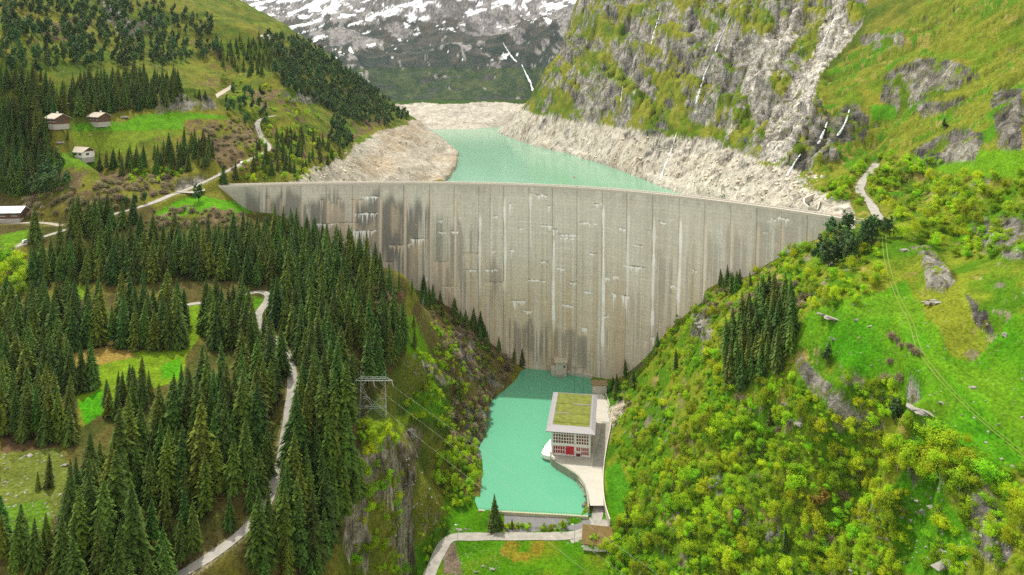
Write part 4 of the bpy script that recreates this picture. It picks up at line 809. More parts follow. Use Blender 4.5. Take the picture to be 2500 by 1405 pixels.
for bx_ in ((1.2, 4, 6, 3), (1.0, 8, 9, 2.2), (.9, 12, 15, 3.2)): mb = MB(); mb.box(PW + .05, PW + bx_[0], bx_[1], bx_[2], 0, bx_[3]); mb.build('transformer_box', CONCD, ph)
qp = [PZ(u, v, 1.6)[:2] for u, v in ((1322, 1112), (1328, 1098), (1344, 1078), (1347, 1112), (1352, 1124), (1326, 1117))]
qy = thing('quay_platform', 'small white concrete landing at the front left corner of the power station', 'quay', (*qp[0], 0))
mb = MB(); mb.prism([(x - qp[0][0], y - qp[0][1]) for x, y in qp], 1.0, 3.05); mb.build('deck', WHITE, qy); mb = MB(); mb.prism([((x - qp[0][0]) * .8 + .8, (y - qp[0][1]) * .8) for x, y in qp], -4, .997); mb.build('pier', CONCD, qy)
mb = MB(); mb.tube((1.5, 2.2, 3.05), (1.5, 2.2, 5.2), .12); mb.tube((1.5, 2.2, 5.2), (.6, 1.6, 5.3), .1); mb.build('davit', plain('dark_steel', (.08, .08, .085), .5, .1, 2, .5), qy)
# valve house on the dam foot and the hut behind the power station
gx = PZ(1369, 912, 1.0); gh = thing('valve_house', 'tall narrow concrete valve house with pale slab roof against the dam foot', 'building', (gx[0], gx[1] - 3, 0))
mb = MB(); mb.box(-3.8, 3.8, 0, 8.5, -3, 9.4); mb.build('wall', CONC, gh); mb = MB(); mb.box(-4.4, 4.4, -.7, 9, 9.4, 9.9); mb.build('roof', plain('pale_roof_slab', (.46, .42, .30), .8, .15, .6), gh)
mb = MB(); mb.box(-6.6, -3.8, 1.5, 8, -3, 4.4); mb.build('annex', CONC, gh); mb = MB(); mb.box(-2.6, 1.2, -1.8, 0, -3, 2.2); mb.build('intake', CONCD, gh); mb = MB(); mb.box(1.6, 3.0, -.06, .02, 6.2, 7.6); mb.build('window', DARKG, gh)
a = np.linspace(1386, 1448, 12); wk = [np.array(PZ(u, np.interp(u, [1386, 1420, 1448], [905, 911, 917]), 2.2)[:2]) for u in a]
tag(wall_line('dam_foot_walkway', wk, 2.2, -3, 2.2, CONC), 'narrow concrete walkway along the dam foot right of the valve house', 'walkway')
hx = PZ(1448, 960, 3.0); ht = thing('switch_house', 'small concrete hut with flat brown roof behind the power station', 'hut', (hx[0] - .5, hx[1], 3), math.radians(-3))
mb = MB(); mb.box(0, 9.2, 0, 6, -1, 5.0); mb.build('wall', CONC, ht); mb = MB(); mb.box(-.5, 9.9, -.6, 6.6, 5.0, 5.5); mb.build('roof', plain('brown_flat_roof', (.22, .16, .08), .9, .35, .5), ht); mb = MB(); mb.box(.7, 5.0, -.05, .02, -.5, 2.6); mb.build('door', plain('pale_gate', (.55, .53, .48), .7, .1, 1), ht)
# service house by the junction
sx = PZ(1424, 1342, -3.4); sh = thing('service_house', 'white service house with mossy rust-brown mono-pitch roof at the road junction', 'house', (sx[0], sx[1], -3.6), math.radians(-9))
mb = MB(); w, dd = 12.4, 8.5
mb.add([(0, 0, -2), (w, 0, -2), (w, dd, -2), (0, dd, -2), (0, 0, 3.0), (w, 0, 3.0), (w, dd, 5.0), (0, dd, 5.0)], [(0, 3, 2, 1), (4, 5, 6, 7), (0, 1, 5, 4), (1, 2, 6, 5), (2, 3, 7, 6), (3, 0, 4, 7)]); mb.build('wall', WHITE, sh)
mb = MB(); mb.add([(-.8, -.9, 2.85), (w + .8, -.9, 2.85), (w + .8, dd + .7, 5.25), (-.8, dd + .7, 5.25), (-.8, -.9, 3.2), (w + .8, -.9, 3.2), (w + .8, dd + .7, 5.6), (-.8, dd + .7, 5.6)], [(0, 3, 2, 1), (4, 5, 6, 7), (0, 1, 5, 4), (1, 2, 6, 5), (2, 3, 7, 6), (3, 0, 4, 7)]); mb.build('roof', plain('rusty_moss_roof', (.135, .088, .024), .95, .6, .45), sh)
mb = MB(); mb.box(7.2, 10.6, -.06, .05, 1.3, 2.3); wd = mb.build('window', DARKG, sh); mb = MB(); mb.box(7.0, 10.8, -.09, -.02, 1.15, 1.297); mb.build('sill', CONC, wd)
mb = MB(); mb.box(-.3, w + .2, -1.4, -.05, -2, -.4); mb.build('plinth', CONC, sh)
# lamp posts
def lamp(u, v, z, h, label):
    p = PZ(u, v, z); g = float(ground(p[0], p[1])); t = thing('street_lamp', label, 'street lamp', (p[0], p[1], g - .1))
    m = MB(); m.tube((0, 0, 0), (0, 0, h), .11, .07, 8); m.tube((0, 0, h), (-.8, -.2, h + .15), .06, n=6); m.build('pole', plain('galvanised_steel', (.45, .46, .45), .5, .1, 2, .6), t)
    m = MB(); m.box(-1.5, -.5, -.35, -.05, h + .05, h + .28); m.build('lamp_head', plain('pale_lamp_head', (.75, .78, .80), .4, .05, 1), t)
lamp(1403, 1327, -2.8, 8.5, 'slim street lamp beside the white service house'); lamp(1118, 1326, -3.5, 8.0, 'slim street lamp at the bend by the rock face')
# logs on the apron
LOG = plain('bleached_timber', (.62, .58, .52), .9, .15, 1, stretch=(.3, 3, 3))
for u, v, l_, an, lb in ((1325, 1277, 3.6, .5, 'bleached planks lying on the gravel apron below the weir, right heap'), (1301, 1283, 2.6, -.5, 'bleached timber scraps on the gravel apron, left heap'), (1315, 1275, 1.6, 1.3, 'single pale log standing out on the gravel apron')):
    p = PZ(u, v, -1.6); m = MB(); g = float(ground(p[0], p[1])) + .1
    for k in range(5 if l_ > 2 else 1):
        oy = (k - 2) * .55 if l_ > 2 else 0; m.tube((-l_ / 2 + .2 * k, oy, .18 + .08 * (k % 2)), (l_ / 2 - .1 * k, oy + .3, .2 + .12 * (k % 3)), .17, .13, 7)
    tag(m.build('timber_pile' if l_ > 2 else 'log', LOG, loc=(p[0], p[1], g), rot=an), lb, 'timber')

# ------------------------------------------------------------------ pylons and wires
STEEL = plain('galvanised_lattice', (.33, .37, .33), .55, .1, 2, .3)
pb = P(911, 1000, 284); pylon = thing('pylon', 'pale grey lattice portal pylon standing at the forest edge above the gorge', 'pylon', (pb[0], pb[1], 0))
g0 = float(ground(pb[0], pb[1])); TOPZ = H - (905 - VH) * 284 / F; ARM = H - (930 - VH) * 284 / F; G = min(g0, ARM - 11) - 1
def xb(t, d=2.2): return (t, d)
lw = 5.1
frame = MB(); r_ = .095
def leg_b(sx, sy, z): k = (ARM - z) / (ARM - G); return (sx * (lw - .2 + .5 * k), sy * (.5 + 1.3 * k), z)
for sx in (-1, 1):
    lg_ = MB()
    for sy in (-1, 1): lg_.tube(leg_b(sx, sy, G), leg_b(sx, sy, ARM + 1.2), r_, n=4)
    zs = np.linspace(G, ARM, 7)
    for k in range(6):
        lg_.tube(leg_b(sx, -1, zs[k]), leg_b(sx, 1, zs[k + 1]), r_ * .6, n=4); lg_.tube(leg_b(sx, 1, zs[k]), leg_b(sx, -1, zs[k + 1]), r_ * .6, n=4)
    lg_.build('leg', STEEL, pylon)
    pk = MB(); pk.tube((sx * lw, 0, ARM), (sx * lw, 0, TOPZ), r_, n=4); pk.tube((sx * lw, 0, TOPZ), (sx * (lw - 2.3), 0, ARM + 1.2), r_ * .8, n=4); pk.build('peak', STEEL, pylon)
m = MB(); h1 = G + (ARM - G) * .30; h2 = G + (ARM - G) * .55
for sy in (-.8, .8):
    m.tube((-lw, sy, h1), (lw, sy, h1), r_ * .8, n=4); m.tube((-lw, sy, h1), (0, sy, h1 + .9), r_ * .7, n=4); m.tube((lw, sy, h1), (0, sy, h1 + .9), r_ * .7, n=4)
    for sx in (-1, 1):
        m.tube((sx * lw, sy, ARM - 1), (sx * 2.4, sy, h2), r_ * .8, n=4); m.tube((sx * 2.4, sy, h2), (0, sy, h1 + .6), r_ * .9, n=4); m.tube((sx * lw, sy, h2), (sx * 2.4, sy, h2), r_ * .7, n=4); m.tube((sx * lw, sy, h1), (sx * 2.4, sy, h2), r_ * .7, n=4)
        m.tube((sx * lw, sy, G + .5), (0, sy, h1), r_ * .8, n=4); m.tube((sx * 2.6, sy, ARM), (sx * lw, sy, ARM - 2.2), r_ * .7, n=4)
m.build('bracing', STEEL, pylon)
m = MB(); aw = 7.9
for sy in (-.7, .7):
    m.tube((-aw, sy * .1, ARM), (aw, sy * .1, ARM), r_, n=4); m.tube((-lw, sy, ARM + 1.2), (lw, sy, ARM + 1.2), r_, n=4)
    for sx in (-1, 1): m.tube((sx * lw, sy, ARM + 1.2), (sx * aw, 0, ARM), r_ * .9, n=4)
    xs = np.linspace(-lw, lw, 7)
    for k in range(6): m.tube((xs[k], sy, ARM + 1.2 * (k % 2)), (xs[k + 1], sy, ARM + 1.2 * ((k + 1) % 2)), r_ * .6, n=4)
m.build('crossarm', STEEL, pylon)
INS = plain('glass_insulator', (.55, .62, .62), .3, .1, 2); WIRE = plain('aluminium_wire', (.48, .50, .44), .5, .05, 1)
for k, (x0, ue, ve) in enumerate(((-aw + .2, 1448, 1405), (0.1, 1531, 1405), (aw - .2, 1605, 1398))):
    a = Vector((x0, -.1, ARM - .1)); b = a + Vector((.75, -1.3, -1.6)); m = MB()
    for q in np.linspace(0, 1, 7)[:-1]: m.tube(a.lerp(b, q + .02), a.lerp(b, q + .12), .16, .10, 6)
    m.tube(a, b, .04, n=4); m.build('insulator', INS, pylon)
    s_ = Vector((pb[0], pb[1], 0)) + b; e_ = Vector(P(ue, ve, 235)); e_ = e_ + (e_ - s_) * .45
    pts = [s_.lerp(e_, t) - Vector((0, 0, 2.6 * t * (1 - t))) for t in np.linspace(0, 1, 28)]; m = MB()
    for p_, q_ in zip(pts[:-1], pts[1:]): m.tube(p_, q_, .022, n=4, caps=False)
    tag(m.build('power_line', WIRE), ('lowest', 'middle', 'uppermost')[k] + ' of the three pale wires running from the pylon over the basin', 'power line', 'wires of the pylon')
pp = PZ(1413, 958, 3.0); p2 = thing('steel_mast', 'thin dark twin-pole steel mast just behind the power station', 'mast', (pp[0], pp[1], 2.5)); DST = plain('dark_steel', (.08, .08, .085), .5, .1, 2, .5)
for sx in (-2.9, 2.9): m = MB(); m.tube((sx, 0, 0), (sx * .95, 0, 18), .11, .08, 6); m.build('pole', DST, p2)
m = MB(); m.tube((-2.9, 0, 9), (2.8, 0, 14.5), .06, n=4); m.tube((2.9, 0, 9), (-2.8, 0, 14.5), .06, n=4); m.tube((-3.6, 0, 16.2), (3.6, 0, 16.2), .1, n=4); m.tube((-2.8, 0, 2), (2.8, 0, 8), .05, n=4); m.tube((2.8, 0, 2), (-2.8, 0, 8), .05, n=4); m.build('bracing', DST, p2)

# ------------------------------------------------------------------ chalets and farm
WOOD = plain('dark_brown_timber', (.12, .06, .035), .85, .3, .8, stretch=(1, 1, 6)); SHING = plain('weathered_grey_shingle', (.42, .37, .30), .9, .22, 1.2)
def chalet(u, v, rot, w, d, h, label, white_front=False, y=None, woodtop=True, chim=.65, roofc=None):
    p = hit(u, v); t = thing('chalet', label, 'chalet', (p[0], p[1], p[2] - .3), rot)
    m = MB(); m.box(-w / 2, w / 2, -d / 2, d / 2, -2.6, h * .2); m.build('base', plain('rough_stone_base', (.40, .38, .34), .9, .3, 1), t)
    m = MB(); wm = WHITE if white_front else WOOD
    m.box(-w / 2 + .02, w / 2 - .02, -d / 2 + .02, d / 2 - .02, h * .2, h); rh = d * .28; m.build('wall', wm, t)
    for s in (-1, 1): m = MB(); m.add([(s * (w / 2 - .02), -d / 2 + .02, h), (s * (w / 2 - .02), d / 2 - .02, h), (s * (w / 2 - .02), 0, h + rh), (s * (w / 2 - .3), -d / 2 + .02, h), (s * (w / 2 - .3), d / 2 - .02, h), (s * (w / 2 - .3), 0, h + rh)], [(0, 1, 2), (5, 4, 3), (0, 2, 5, 3), (2, 1, 4, 5)]); m.build('gable', WOOD, t)
    m = MB(); o = 1.0; th = .3
    for s in (-1, 1):
        ev = s * (d / 2 + o); ez = h - o * rh / (d / 2)
        m.add([(-w / 2 - o, ev, ez), (w / 2 + o, ev, ez), (w / 2 + o, 0, h + rh), (-w / 2 - o, 0, h + rh), (-w / 2 - o, ev, ez + th), (w / 2 + o, ev, ez + th), (w / 2 + o, 0, h + rh + th), (-w / 2 - o, 0, h + rh + th)], [(0, 3, 2, 1), (4, 5, 6, 7), (0, 1, 5, 4), (1, 2, 6, 5), (2, 3, 7, 6), (3, 0, 4, 7)])
    rf = m.build('roof', roofc or SHING, t)
    if chim: m = MB(); m.box(w * (chim - .5) - .5, w * (chim - .5) + .5, -.5, .5, h + rh - .3, h + rh + 1.5); m.build('chimney', WHITE, rf)
    for k in range(3):
        x = -w * .32 + k * w * .30; m = MB(); m.box(x, x + w * .15, -d / 2 - .05, -d / 2 + .06, h * .55, h * .82); wi = m.build('window', DARKG, t)
        m = MB(); m.box(x - .12, x + w * .15 + .12, -d / 2 - .09, -d / 2 - .055, h * .82, h * .87); m.box(x - .12, x + w * .15 + .12, -d / 2 - .09, -d / 2 - .055, h * .50, h * .55); m.build('frame', WHITE, wi)
    m = MB(); m.box(w / 2 - .06, w / 2 + .05, -d * .2, d * .05, h * .5, h * .8); m.build('window', DARKG, t)
    return t
chalet(243, 300, math.radians(-28), 12.5, 9, 5.2, 'dark timber chalet with white corner and chimney on the bright alpine meadow', chim=.6)
chalet(140, 306, math.radians(-28), 12, 9.5, 5.4, 'dark brown timber chalet with grey shingle roof at the meadow left edge', chim=.5)
chalet(197, 386, math.radians(-20), 15, 9.5, 5.2, 'white walled chalet with pale shingle roof half hidden behind spruces', True, chim=None)
chalet(648, 98, math.radians(-10), 10, 7, 4.0, 'tiny pale stone hut high on the left mountain slope', True, chim=.5)
f = chalet(12, 534, math.radians(6), 22, 9, 5.0, 'long brown timber farm building with white roof at the left edge', False, chim=None, roofc=plain('white_sheet_roof', (.74, .76, .78), .5, .05, .5))
p = hit(2, 542); sh2 = thing('shed', 'small shed with pale sheet roof in front of the long farm building', 'shed', (p[0], p[1], p[2] - .2), .1); m = MB(); m.box(-3, 3, -2, 2, -1, 2.2); m.build('wall', WOOD, sh2); m = MB(); m.add([(-3.5, -2.6, 2.0), (3.5, -2.6, 2.0), (3.5, 2.5, 2.7), (-3.5, 2.5, 2.7), (-3.5, -2.6, 2.2), (3.5, -2.6, 2.2), (3.5, 2.5, 2.9), (-3.5, 2.5, 2.9)], [(0, 3, 2, 1), (4, 5, 6, 7), (0, 1, 5, 4), (1, 2, 6, 5), (2, 3, 7, 6), (3, 0, 4, 7)]); m.build('roof', plain('white_sheet_roof', (.74, .76, .78), .5, .05, .5), sh2)
# hairpin ramp of concrete on the right end of the dam
rp = [(1975, 505), (1962, 495), (1963, 484), (1985, 474), (2003, 472)]
pts = [P(u, v, y) for (u, v), y in zip(rp, (425, 432, 440, 452, 462))]
ramp = thing('ramp_wall', 'pale concrete hairpin ramp with retaining walls beside the right dam end', 'ramp', (0, 0, 0))
wall_line('wall', [q[:2] for q in pts], 1.0, [q[2] - 8 for q in pts], [q[2] for q in pts], CONC, ramp)
pts2 = [P(u, v, y) for (u, v), y in zip(((1975, 505), (1995, 512), (2003, 490), (2030, 500), (2080, 515)), (425, 424, 430, 422, 415))]
wall_line('return_wall', [q[:2] for q in pts2], .8, [q[2] - 7 for q in pts2], [q[2] for q in pts2], CONC, ramp)

# ------------------------------------------------------------------ cars, buoy, person
def car(p, rot, col, nm, label):
    t = thing('parked_car', label, 'car', (p[0], p[1], p[2]), rot); body = plain(nm, col, .3, .04, 1)
    prof = [(-2.1, .35), (2.1, .35), (2.15, .75), (1.3, .95), (.7, 1.45), (-1.3, 1.5), (-2.0, .95), (-2.15, .75)]
    m = MB(); n_ = len(prof); m.add([(x, -.85, z) for x, z in prof] + [(x, .85, z) for x, z in prof], [tuple(range(n_)), tuple(range(n_, 2 * n_))[::-1]] + [(i, n_ + i, n_ + (i + 1) % n_, (i + 1) % n_) for i in range(n_)]); m.build('body', body, t)
    m = MB()
    for s in (-1, 1): m.add([(1.0, s * .862, 1.0), (.62, s * .862, 1.38), (-1.2, s * .862, 1.40), (-1.7, s * .862, 1.0)], [(0, 1, 2, 3)])
    m.add([(1.32, -.7, .99), (1.32, .7, .99), (.78, .7, 1.43), (.78, -.7, 1.43)], [(0, 1, 2, 3)]); m.build('window', DARKG, t)
    for x in (-1.3, 1.35):
        for s in (-1, 1): m = MB(); m.tube((x, s * .70, .33), (x, s * .90, .33), .33, n=12); m.build('wheel', plain('black_rubber', (.02, .02, .02), .9, .1, 2), t)
    return t
p = PZ(595, 397, 141.0); q = ROADS['hill'][0]; i = np.argmin(np.hypot(q[:, 0] - p[0], q[:, 1] - p[1])); tv = q[min(i + 4, len(q) - 1)] - q[max(i - 4, 0)]
car(q[i] + (0.6, -.6, .12), math.atan2(tv[1], tv[0]), (.8, .8, .82), 'white_car_paint', 'white car driving on the narrow hill road above the dam')
q = ROADS['upper'][0]; p = PZ(66, 590, 113); i = np.argmin(np.hypot(q[:, 0] - p[0], q[:, 1] - p[1])); tv = q[i + 4] - q[i - 4]
car(q[i] + (0, 0, .08), math.atan2(tv[1], tv[0]), (.75, .76, .78), 'silver_car_paint', 'pale car on the lower left road behind a tall spruce')
p = P(2052, 527, 392); car((p[0], p[1] + 3, max(float(ground(p[0], p[1] + 3)), ZC - 1) + .3), .3, (.6, .02, .02), 'red_car_paint', 'small red car parked at the right end of the dam crest')
p = PZ(1402, 434, ZW); by = thing('buoy', 'small red and white marker buoy floating on the reservoir', 'buoy', (p[0], p[1], ZW)); m = MB(); m.tube((0, 0, -.4), (0, 0, 1.0), 1.0, .9, 12); m.build('float', plain('red_car_paint', (.6, .02, .02), .3, .04, 1), by); m = MB(); m.tube((0, 0, 1.0), (0, 0, 2.6), .35, .2, 8); m.build('marker', WHITE, by)
def person(p, rot, label):
    me = bpy.data.meshes.new('person'); J = dict(pel=(0, 0, .95), sp=(0, 0, 1.15), ch=(0, 0.01, 1.38), nk=(0, .01, 1.52), hd=(0, -.01, 1.66), tp=(0, 0, 1.78), ls=(-.19, 0, 1.42), le=(-.25, .03, 1.14), lh=(-.24, -.06, .9), rs=(.19, 0, 1.42), re=(.25, .03, 1.14), rh=(.24, -.06, .9), lk=(-.11, -.03, .5), la=(-.12, .03, .08), lt=(-.12, -.14, .04), rk=(.11, -.02, .5), ra=(.12, .05, .08), rt=(.12, -.12, .04), lp=(-.1, 0, .9), rp=(.1, 0, .9))
    R = dict(pel=.15, sp=.13, ch=.16, nk=.06, hd=.10, tp=.06, ls=.07, le=.05, lh=.04, rs=.07, re=.05, rh=.04, lk=.065, la=.045, lt=.04, rk=.065, ra=.045, rt=.04, lp=.1, rp=.1)
    k = list(J); E = [('pel', 'sp'), ('sp', 'ch'), ('ch', 'nk'), ('nk', 'hd'), ('hd', 'tp'), ('ch', 'ls'), ('ls', 'le'), ('le', 'lh'), ('ch', 'rs'), ('rs', 're'), ('re', 'rh'), ('pel', 'lp'), ('lp', 'lk'), ('lk', 'la'), ('la', 'lt'), ('pel', 'rp'), ('rp', 'rk'), ('rk', 'ra'), ('ra', 'rt')]
    me.from_pydata([J[q] for q in k], [(k.index(a), k.index(b)) for a, b in E], []); o = link(bpy.data.objects.new('person', me)); o.modifiers.new('skin', 'SKIN')
    for q, sv in zip(k, me.skin_vertices[0].data): sv.radius = (R[q], R[q]); sv.use_root = q == 'pel'
    o.modifiers.new('sub', 'SUBSURF').levels = 1; me.materials.append(plain('dark_clothing', (.05, .06, .10), .9, .3, 1.5)); o.location = p; o.rotation_euler = (0, 0, rot); return tag(o, label, 'person')
i = int(np.argmin(np.abs(_cu - 1408))); person((_cx[i] - _nx[i] * 2.0, _cy[i] - _ny[i] * 2.0, ZC + .12), .4, 'person in dark clothing standing on the dam crest near its middle')
#PART5
# ------------------------------------------------------------------ foliage materials
def foliage(name, c0, c1, trans=.25, rough=.7):
    m, nt, b = mat(name); L = nt.links; at = nd(nt, 'ShaderNodeAttribute', attribute_name='tint'); oi = nd(nt, 'ShaderNodeObjectInfo')
    mx = nd(nt, 'ShaderNodeMix', data_type='RGBA'); mx.inputs['A'].default_value = (*c0, 1); mx.inputs['B'].default_value = (*c1, 1); L.new(at.outputs['Fac'], mx.inputs['Factor'])
    hs = nd(nt, 'ShaderNodeHueSaturation'); L.new(mx.outputs['Result'], hs.inputs['Color'])
    mr = nd(nt, 'ShaderNodeMapRange'); mr.inputs['To Min'].default_value = .72; mr.inputs['To Max'].default_value = 1.6; L.new(oi.outputs['Random'], mr.inputs[0]); L.new(mr.outputs[0], hs.inputs['Value'])
    m2 = nd(nt, 'ShaderNodeMath', operation='FRACT'); mm = nd(nt, 'ShaderNodeMath', operation='MULTIPLY'); mm.inputs[1].default_value = 17.31; L.new(oi.outputs['Random'], mm.inputs[0]); L.new(mm.outputs[0], m2.inputs[0])
    mh = nd(nt, 'ShaderNodeMapRange'); mh.inputs['To Min'].default_value = .488; mh.inputs['To Max'].default_value = .545; L.new(m2.outputs[0], mh.inputs[0]); L.new(mh.outputs[0], hs.inputs['Hue'])
    L.new(hs.outputs[0], b.inputs['Base Color']); b.inputs['Roughness'].default_value = rough; b.inputs['Specular IOR Level'].default_value = .2
    tr = nd(nt, 'ShaderNodeBsdfTranslucent'); L.new(hs.outputs[0], tr.inputs['Color']); ms = nd(nt, 'ShaderNodeMixShader'); ms.inputs[0].default_value = trans
    L.new(b.outputs[0], ms.inputs[1]); L.new(tr.outputs[0], ms.inputs[2]); L.new(ms.outputs[0], nt.nodes['Material Output'].inputs['Surface'])
    return m
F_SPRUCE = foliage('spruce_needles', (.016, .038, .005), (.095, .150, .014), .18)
F_OLIVE = foliage('olive_spruce_needles', (.026, .042, .004), (.125, .160, .010), .18)
F_PINE = foliage('stone_pine_needles', (.030, .062, .016), (.085, .145, .030), .25)
F_LEAF = foliage('spring_leaves', (.17, .28, .005), (.42, .56, .010), .5)
F_LEAFB = foliage('fresh_birch_leaves', (.23, .30, .005), (.48, .55, .012), .5)
F_BARE = foliage('bare_twigs', (.19, .15, .085), (.38, .31, .19), .25)
F_RUST = foliage('rust_leaves', (.14, .075, .012), (.26, .14, .02), .3)
BARK = plain('grey_bark', (.10, .08, .06), .9, .3, 2, stretch=(2, 2, .4)); PBARK = plain('pale_bark', (.36, .33, .28), .9, .3, 2)
def tri_mesh(name, V_, T_, tint, m, extra=None):
    V_ = np.asarray(V_, np.float32); T_ = np.asarray(T_, np.int32); me = bpy.data.meshes.new(name)
    me.vertices.add(len(V_)); me.vertices.foreach_set('co', V_.ravel()); me.loops.add(T_.size); me.polygons.add(len(T_))
    me.loops.foreach_set('vertex_index', T_.ravel()); me.polygons.foreach_set('loop_start', np.arange(0, T_.size, T_.shape[1], dtype=np.int32)); me.update(calc_edges=True)
    at = me.attributes.new('tint', 'FLOAT', 'POINT'); at.data.foreach_set('value', np.asarray(tint, np.float32)); me.materials.append(m); return me
def spruce_crown(seed, h=20., r=3.2, narrow=.85, low=.06, gap=.78):
    g = np.random.default_rng(seed); VV = []; TT = []; tn = []; z = h * low
    az_mul = 1 + .22 * np.sin(np.arange(12) * g.uniform(.5, 3) + g.uniform(0, 6))
    while z < h * .985:
        q = 1 - z / h; R = r * (min(1, q * 1.15) ** narrow) * g.uniform(.86, 1.1) * (1 - .25 * max(0, .18 - z / h) / .18)
        nb = max(5, int(2 * math.pi * R / 1.05)); a0 = g.uniform(0, 6.28)
        for k in range(nb):
            a = a0 + 6.283 * k / nb + g.uniform(-.25, .25); Lb = R * g.uniform(.72, 1.14) * az_mul[int(a / 6.2832 * 12) % 12]
            if g.random() < .10: continue
            ca, sa = math.cos(a), math.sin(a); up = .30 * Lb * q if g.random() < .5 else .16 * Lb
            t0 = g.uniform(0, 1); o = len(VV); ns = 4
            sp = [(f * Lb, z + up * f - (.62 + .25 * q) * Lb * f * f * .75) for f in (.12, .42, .72, 1.0)]
            wd = [.10, .34, .30, .0]
            for (d, zz), w_, f in zip(sp, wd, (0, .4, .7, 1)):
                w_ = w_ * min(1.9, .75 + .35 * Lb) * g.uniform(.8, 1.25)
                dr = -.16 * w_ - g.uniform(0, .18)
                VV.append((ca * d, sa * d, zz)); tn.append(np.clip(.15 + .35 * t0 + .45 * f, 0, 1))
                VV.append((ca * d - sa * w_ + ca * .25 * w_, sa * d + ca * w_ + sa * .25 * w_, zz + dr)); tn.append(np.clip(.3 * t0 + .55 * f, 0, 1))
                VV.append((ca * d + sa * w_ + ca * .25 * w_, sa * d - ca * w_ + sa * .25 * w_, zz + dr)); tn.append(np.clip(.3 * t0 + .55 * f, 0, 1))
            for i in range(ns - 1):
                c, l, rr, c2, l2, r2 = [o + i * 3 + j for j in range(3)] + [o + i * 3 + 3 + j for j in range(3)]
                TT += [(c, c2, l), (c, rr, c2)]
                if i < ns - 2: TT += [(l, c2, l2)] if g.random() < .55 else []; TT += [(rr, r2, c2)] if g.random() < .55 else []
            # hanging twigs
            for f in (.45, .75):
                d = f * Lb; zz = z + up * f - (.62 + .25 * q) * Lb * f * f * .75; o2 = len(VV); hh = g.uniform(.35, .8) * min(1, .4 + Lb / 3)
                VV += [(ca * d - sa * .28, sa * d + ca * .28, zz), (ca * d + sa * .28, sa * d - ca * .28, zz), (ca * d * 1.04, sa * d * 1.04, zz - hh)]; tn += [.2 * t0 + .1, .2 * t0 + .1, .35 * t0]; TT.append((o2, o2 + 1, o2 + 2))
        z += gap * (.55 + .65 * q) * g.uniform(.85, 1.15)
    o = len(VV); VV += [(.16, 0, h * .955), (-.12, .14, h * .955), (-.1, -.15, h * .955), (0, 0, h * 1.02)]; tn += [.6] * 4; TT += [(o, o + 1, o + 3), (o + 1, o + 2, o + 3), (o + 2, o, o + 3)]
    return VV, TT, tn
def clump_crown(seed, rx, rz, zc, ncl, nleaf, ls, droop=0, shape='round', gap=.0):
    """leaf clumps spread through an uneven crown volume"""
    g = np.random.default_rng(seed); VV = []; TT = []; tn = []
    lob = [(g.normal(0, .42), g.normal(0, .42), g.uniform(-.75, .85), g.uniform(.25, .55)) for _ in range(8)]
    for c in range(ncl):
        lx, ly, lz, lr = lob[g.integers(len(lob))]; d = g.normal(size=3); d /= np.linalg.norm(d); rr = lr * g.uniform(.55, 1.0) ** .5
        p = np.array((lx + d[0] * rr, ly + d[1] * rr, lz * .8 + d[2] * rr * .9))
        if shape == 'cone':
            t = (p[2] + 1.1) / 2.2; p[:2] *= np.clip(1.25 - 1.0 * t, .15, 1.2)
        cr = g.uniform(.16, .30); tc = g.uniform(0, 1)
        n = int(nleaf * g.uniform(.6, 1.3)); e = g.normal(size=(n, 3)) * cr * (.55, .55, .42)
        q = (p + e) * (rx, rx, rz) + (0, 0, zc)
        nn = e / cr + p * .8 + (0, 0, .7) + g.normal(size=(n, 3)) * .55; nn /= np.linalg.norm(nn, axis=1)[:, None]; a = np.cross(nn, g.normal(size=(n, 3))); a /= np.linalg.norm(a, axis=1)[:, None]; b = np.cross(nn, a); b /= np.linalg.norm(b, axis=1)[:, None]
        s = ls * g.uniform(.6, 1.35, (n, 1)); o = len(VV)
        pts = np.stack([q - a * s, q + b * s * .6, q + a * s, q - b * s * .6], 1).reshape(-1, 3); VV.extend(map(tuple, pts)); ii = o + np.arange(n)[:, None] * 4 + np.arange(4); TT.extend(map(tuple, ii))
        tv = np.clip(tc * .7 + g.uniform(0, .3, n), 0, 1); tn.extend(np.repeat(tv, 4))
    return VV, TT, tn
def bare_crown(seed, r, h, n=420):
    g = np.random.default_rng(seed); VV = []; TT = []; tn = []
    for k in range(n):
        a = g.uniform(0, 6.283); el = g.uniform(.25, 1.35); st = np.array((g.normal(0, .2) * r, g.normal(0, .2) * r, g.uniform(0, .3) * h)); L_ = g.uniform(.5, 1.05)
        d = np.array((math.cos(a) * math.cos(el) * r, math.sin(a) * math.cos(el) * r, math.sin(el) * h)) * L_; m_ = st * .5 + d * .55 + g.normal(0, .06, 3) * r; e = d + g.normal(0, .08, 3) * r
        w = .05 * r ** .5 * g.uniform(.7, 1.6); pr = np.cross(d, g.normal(size=3)); pr = pr / np.linalg.norm(pr) * w; o = len(VV)
        f1 = e + g.normal(0, .16, 3) * r; f2 = e + g.normal(0, .16, 3) * r
        VV += [tuple(st - pr), tuple(st + pr), tuple(m_ + pr), tuple(m_ - pr), tuple(f1), tuple(f2), tuple(e)]; t = g.uniform(0, 1); tn += [t] * 7; TT += [(o, o + 1, o + 2), (o, o + 2, o + 3), (o + 3, o + 2, o + 4), (o + 3, o + 2, o + 5), (o + 2, o + 6, o + 3)]
    return VV, TT, tn
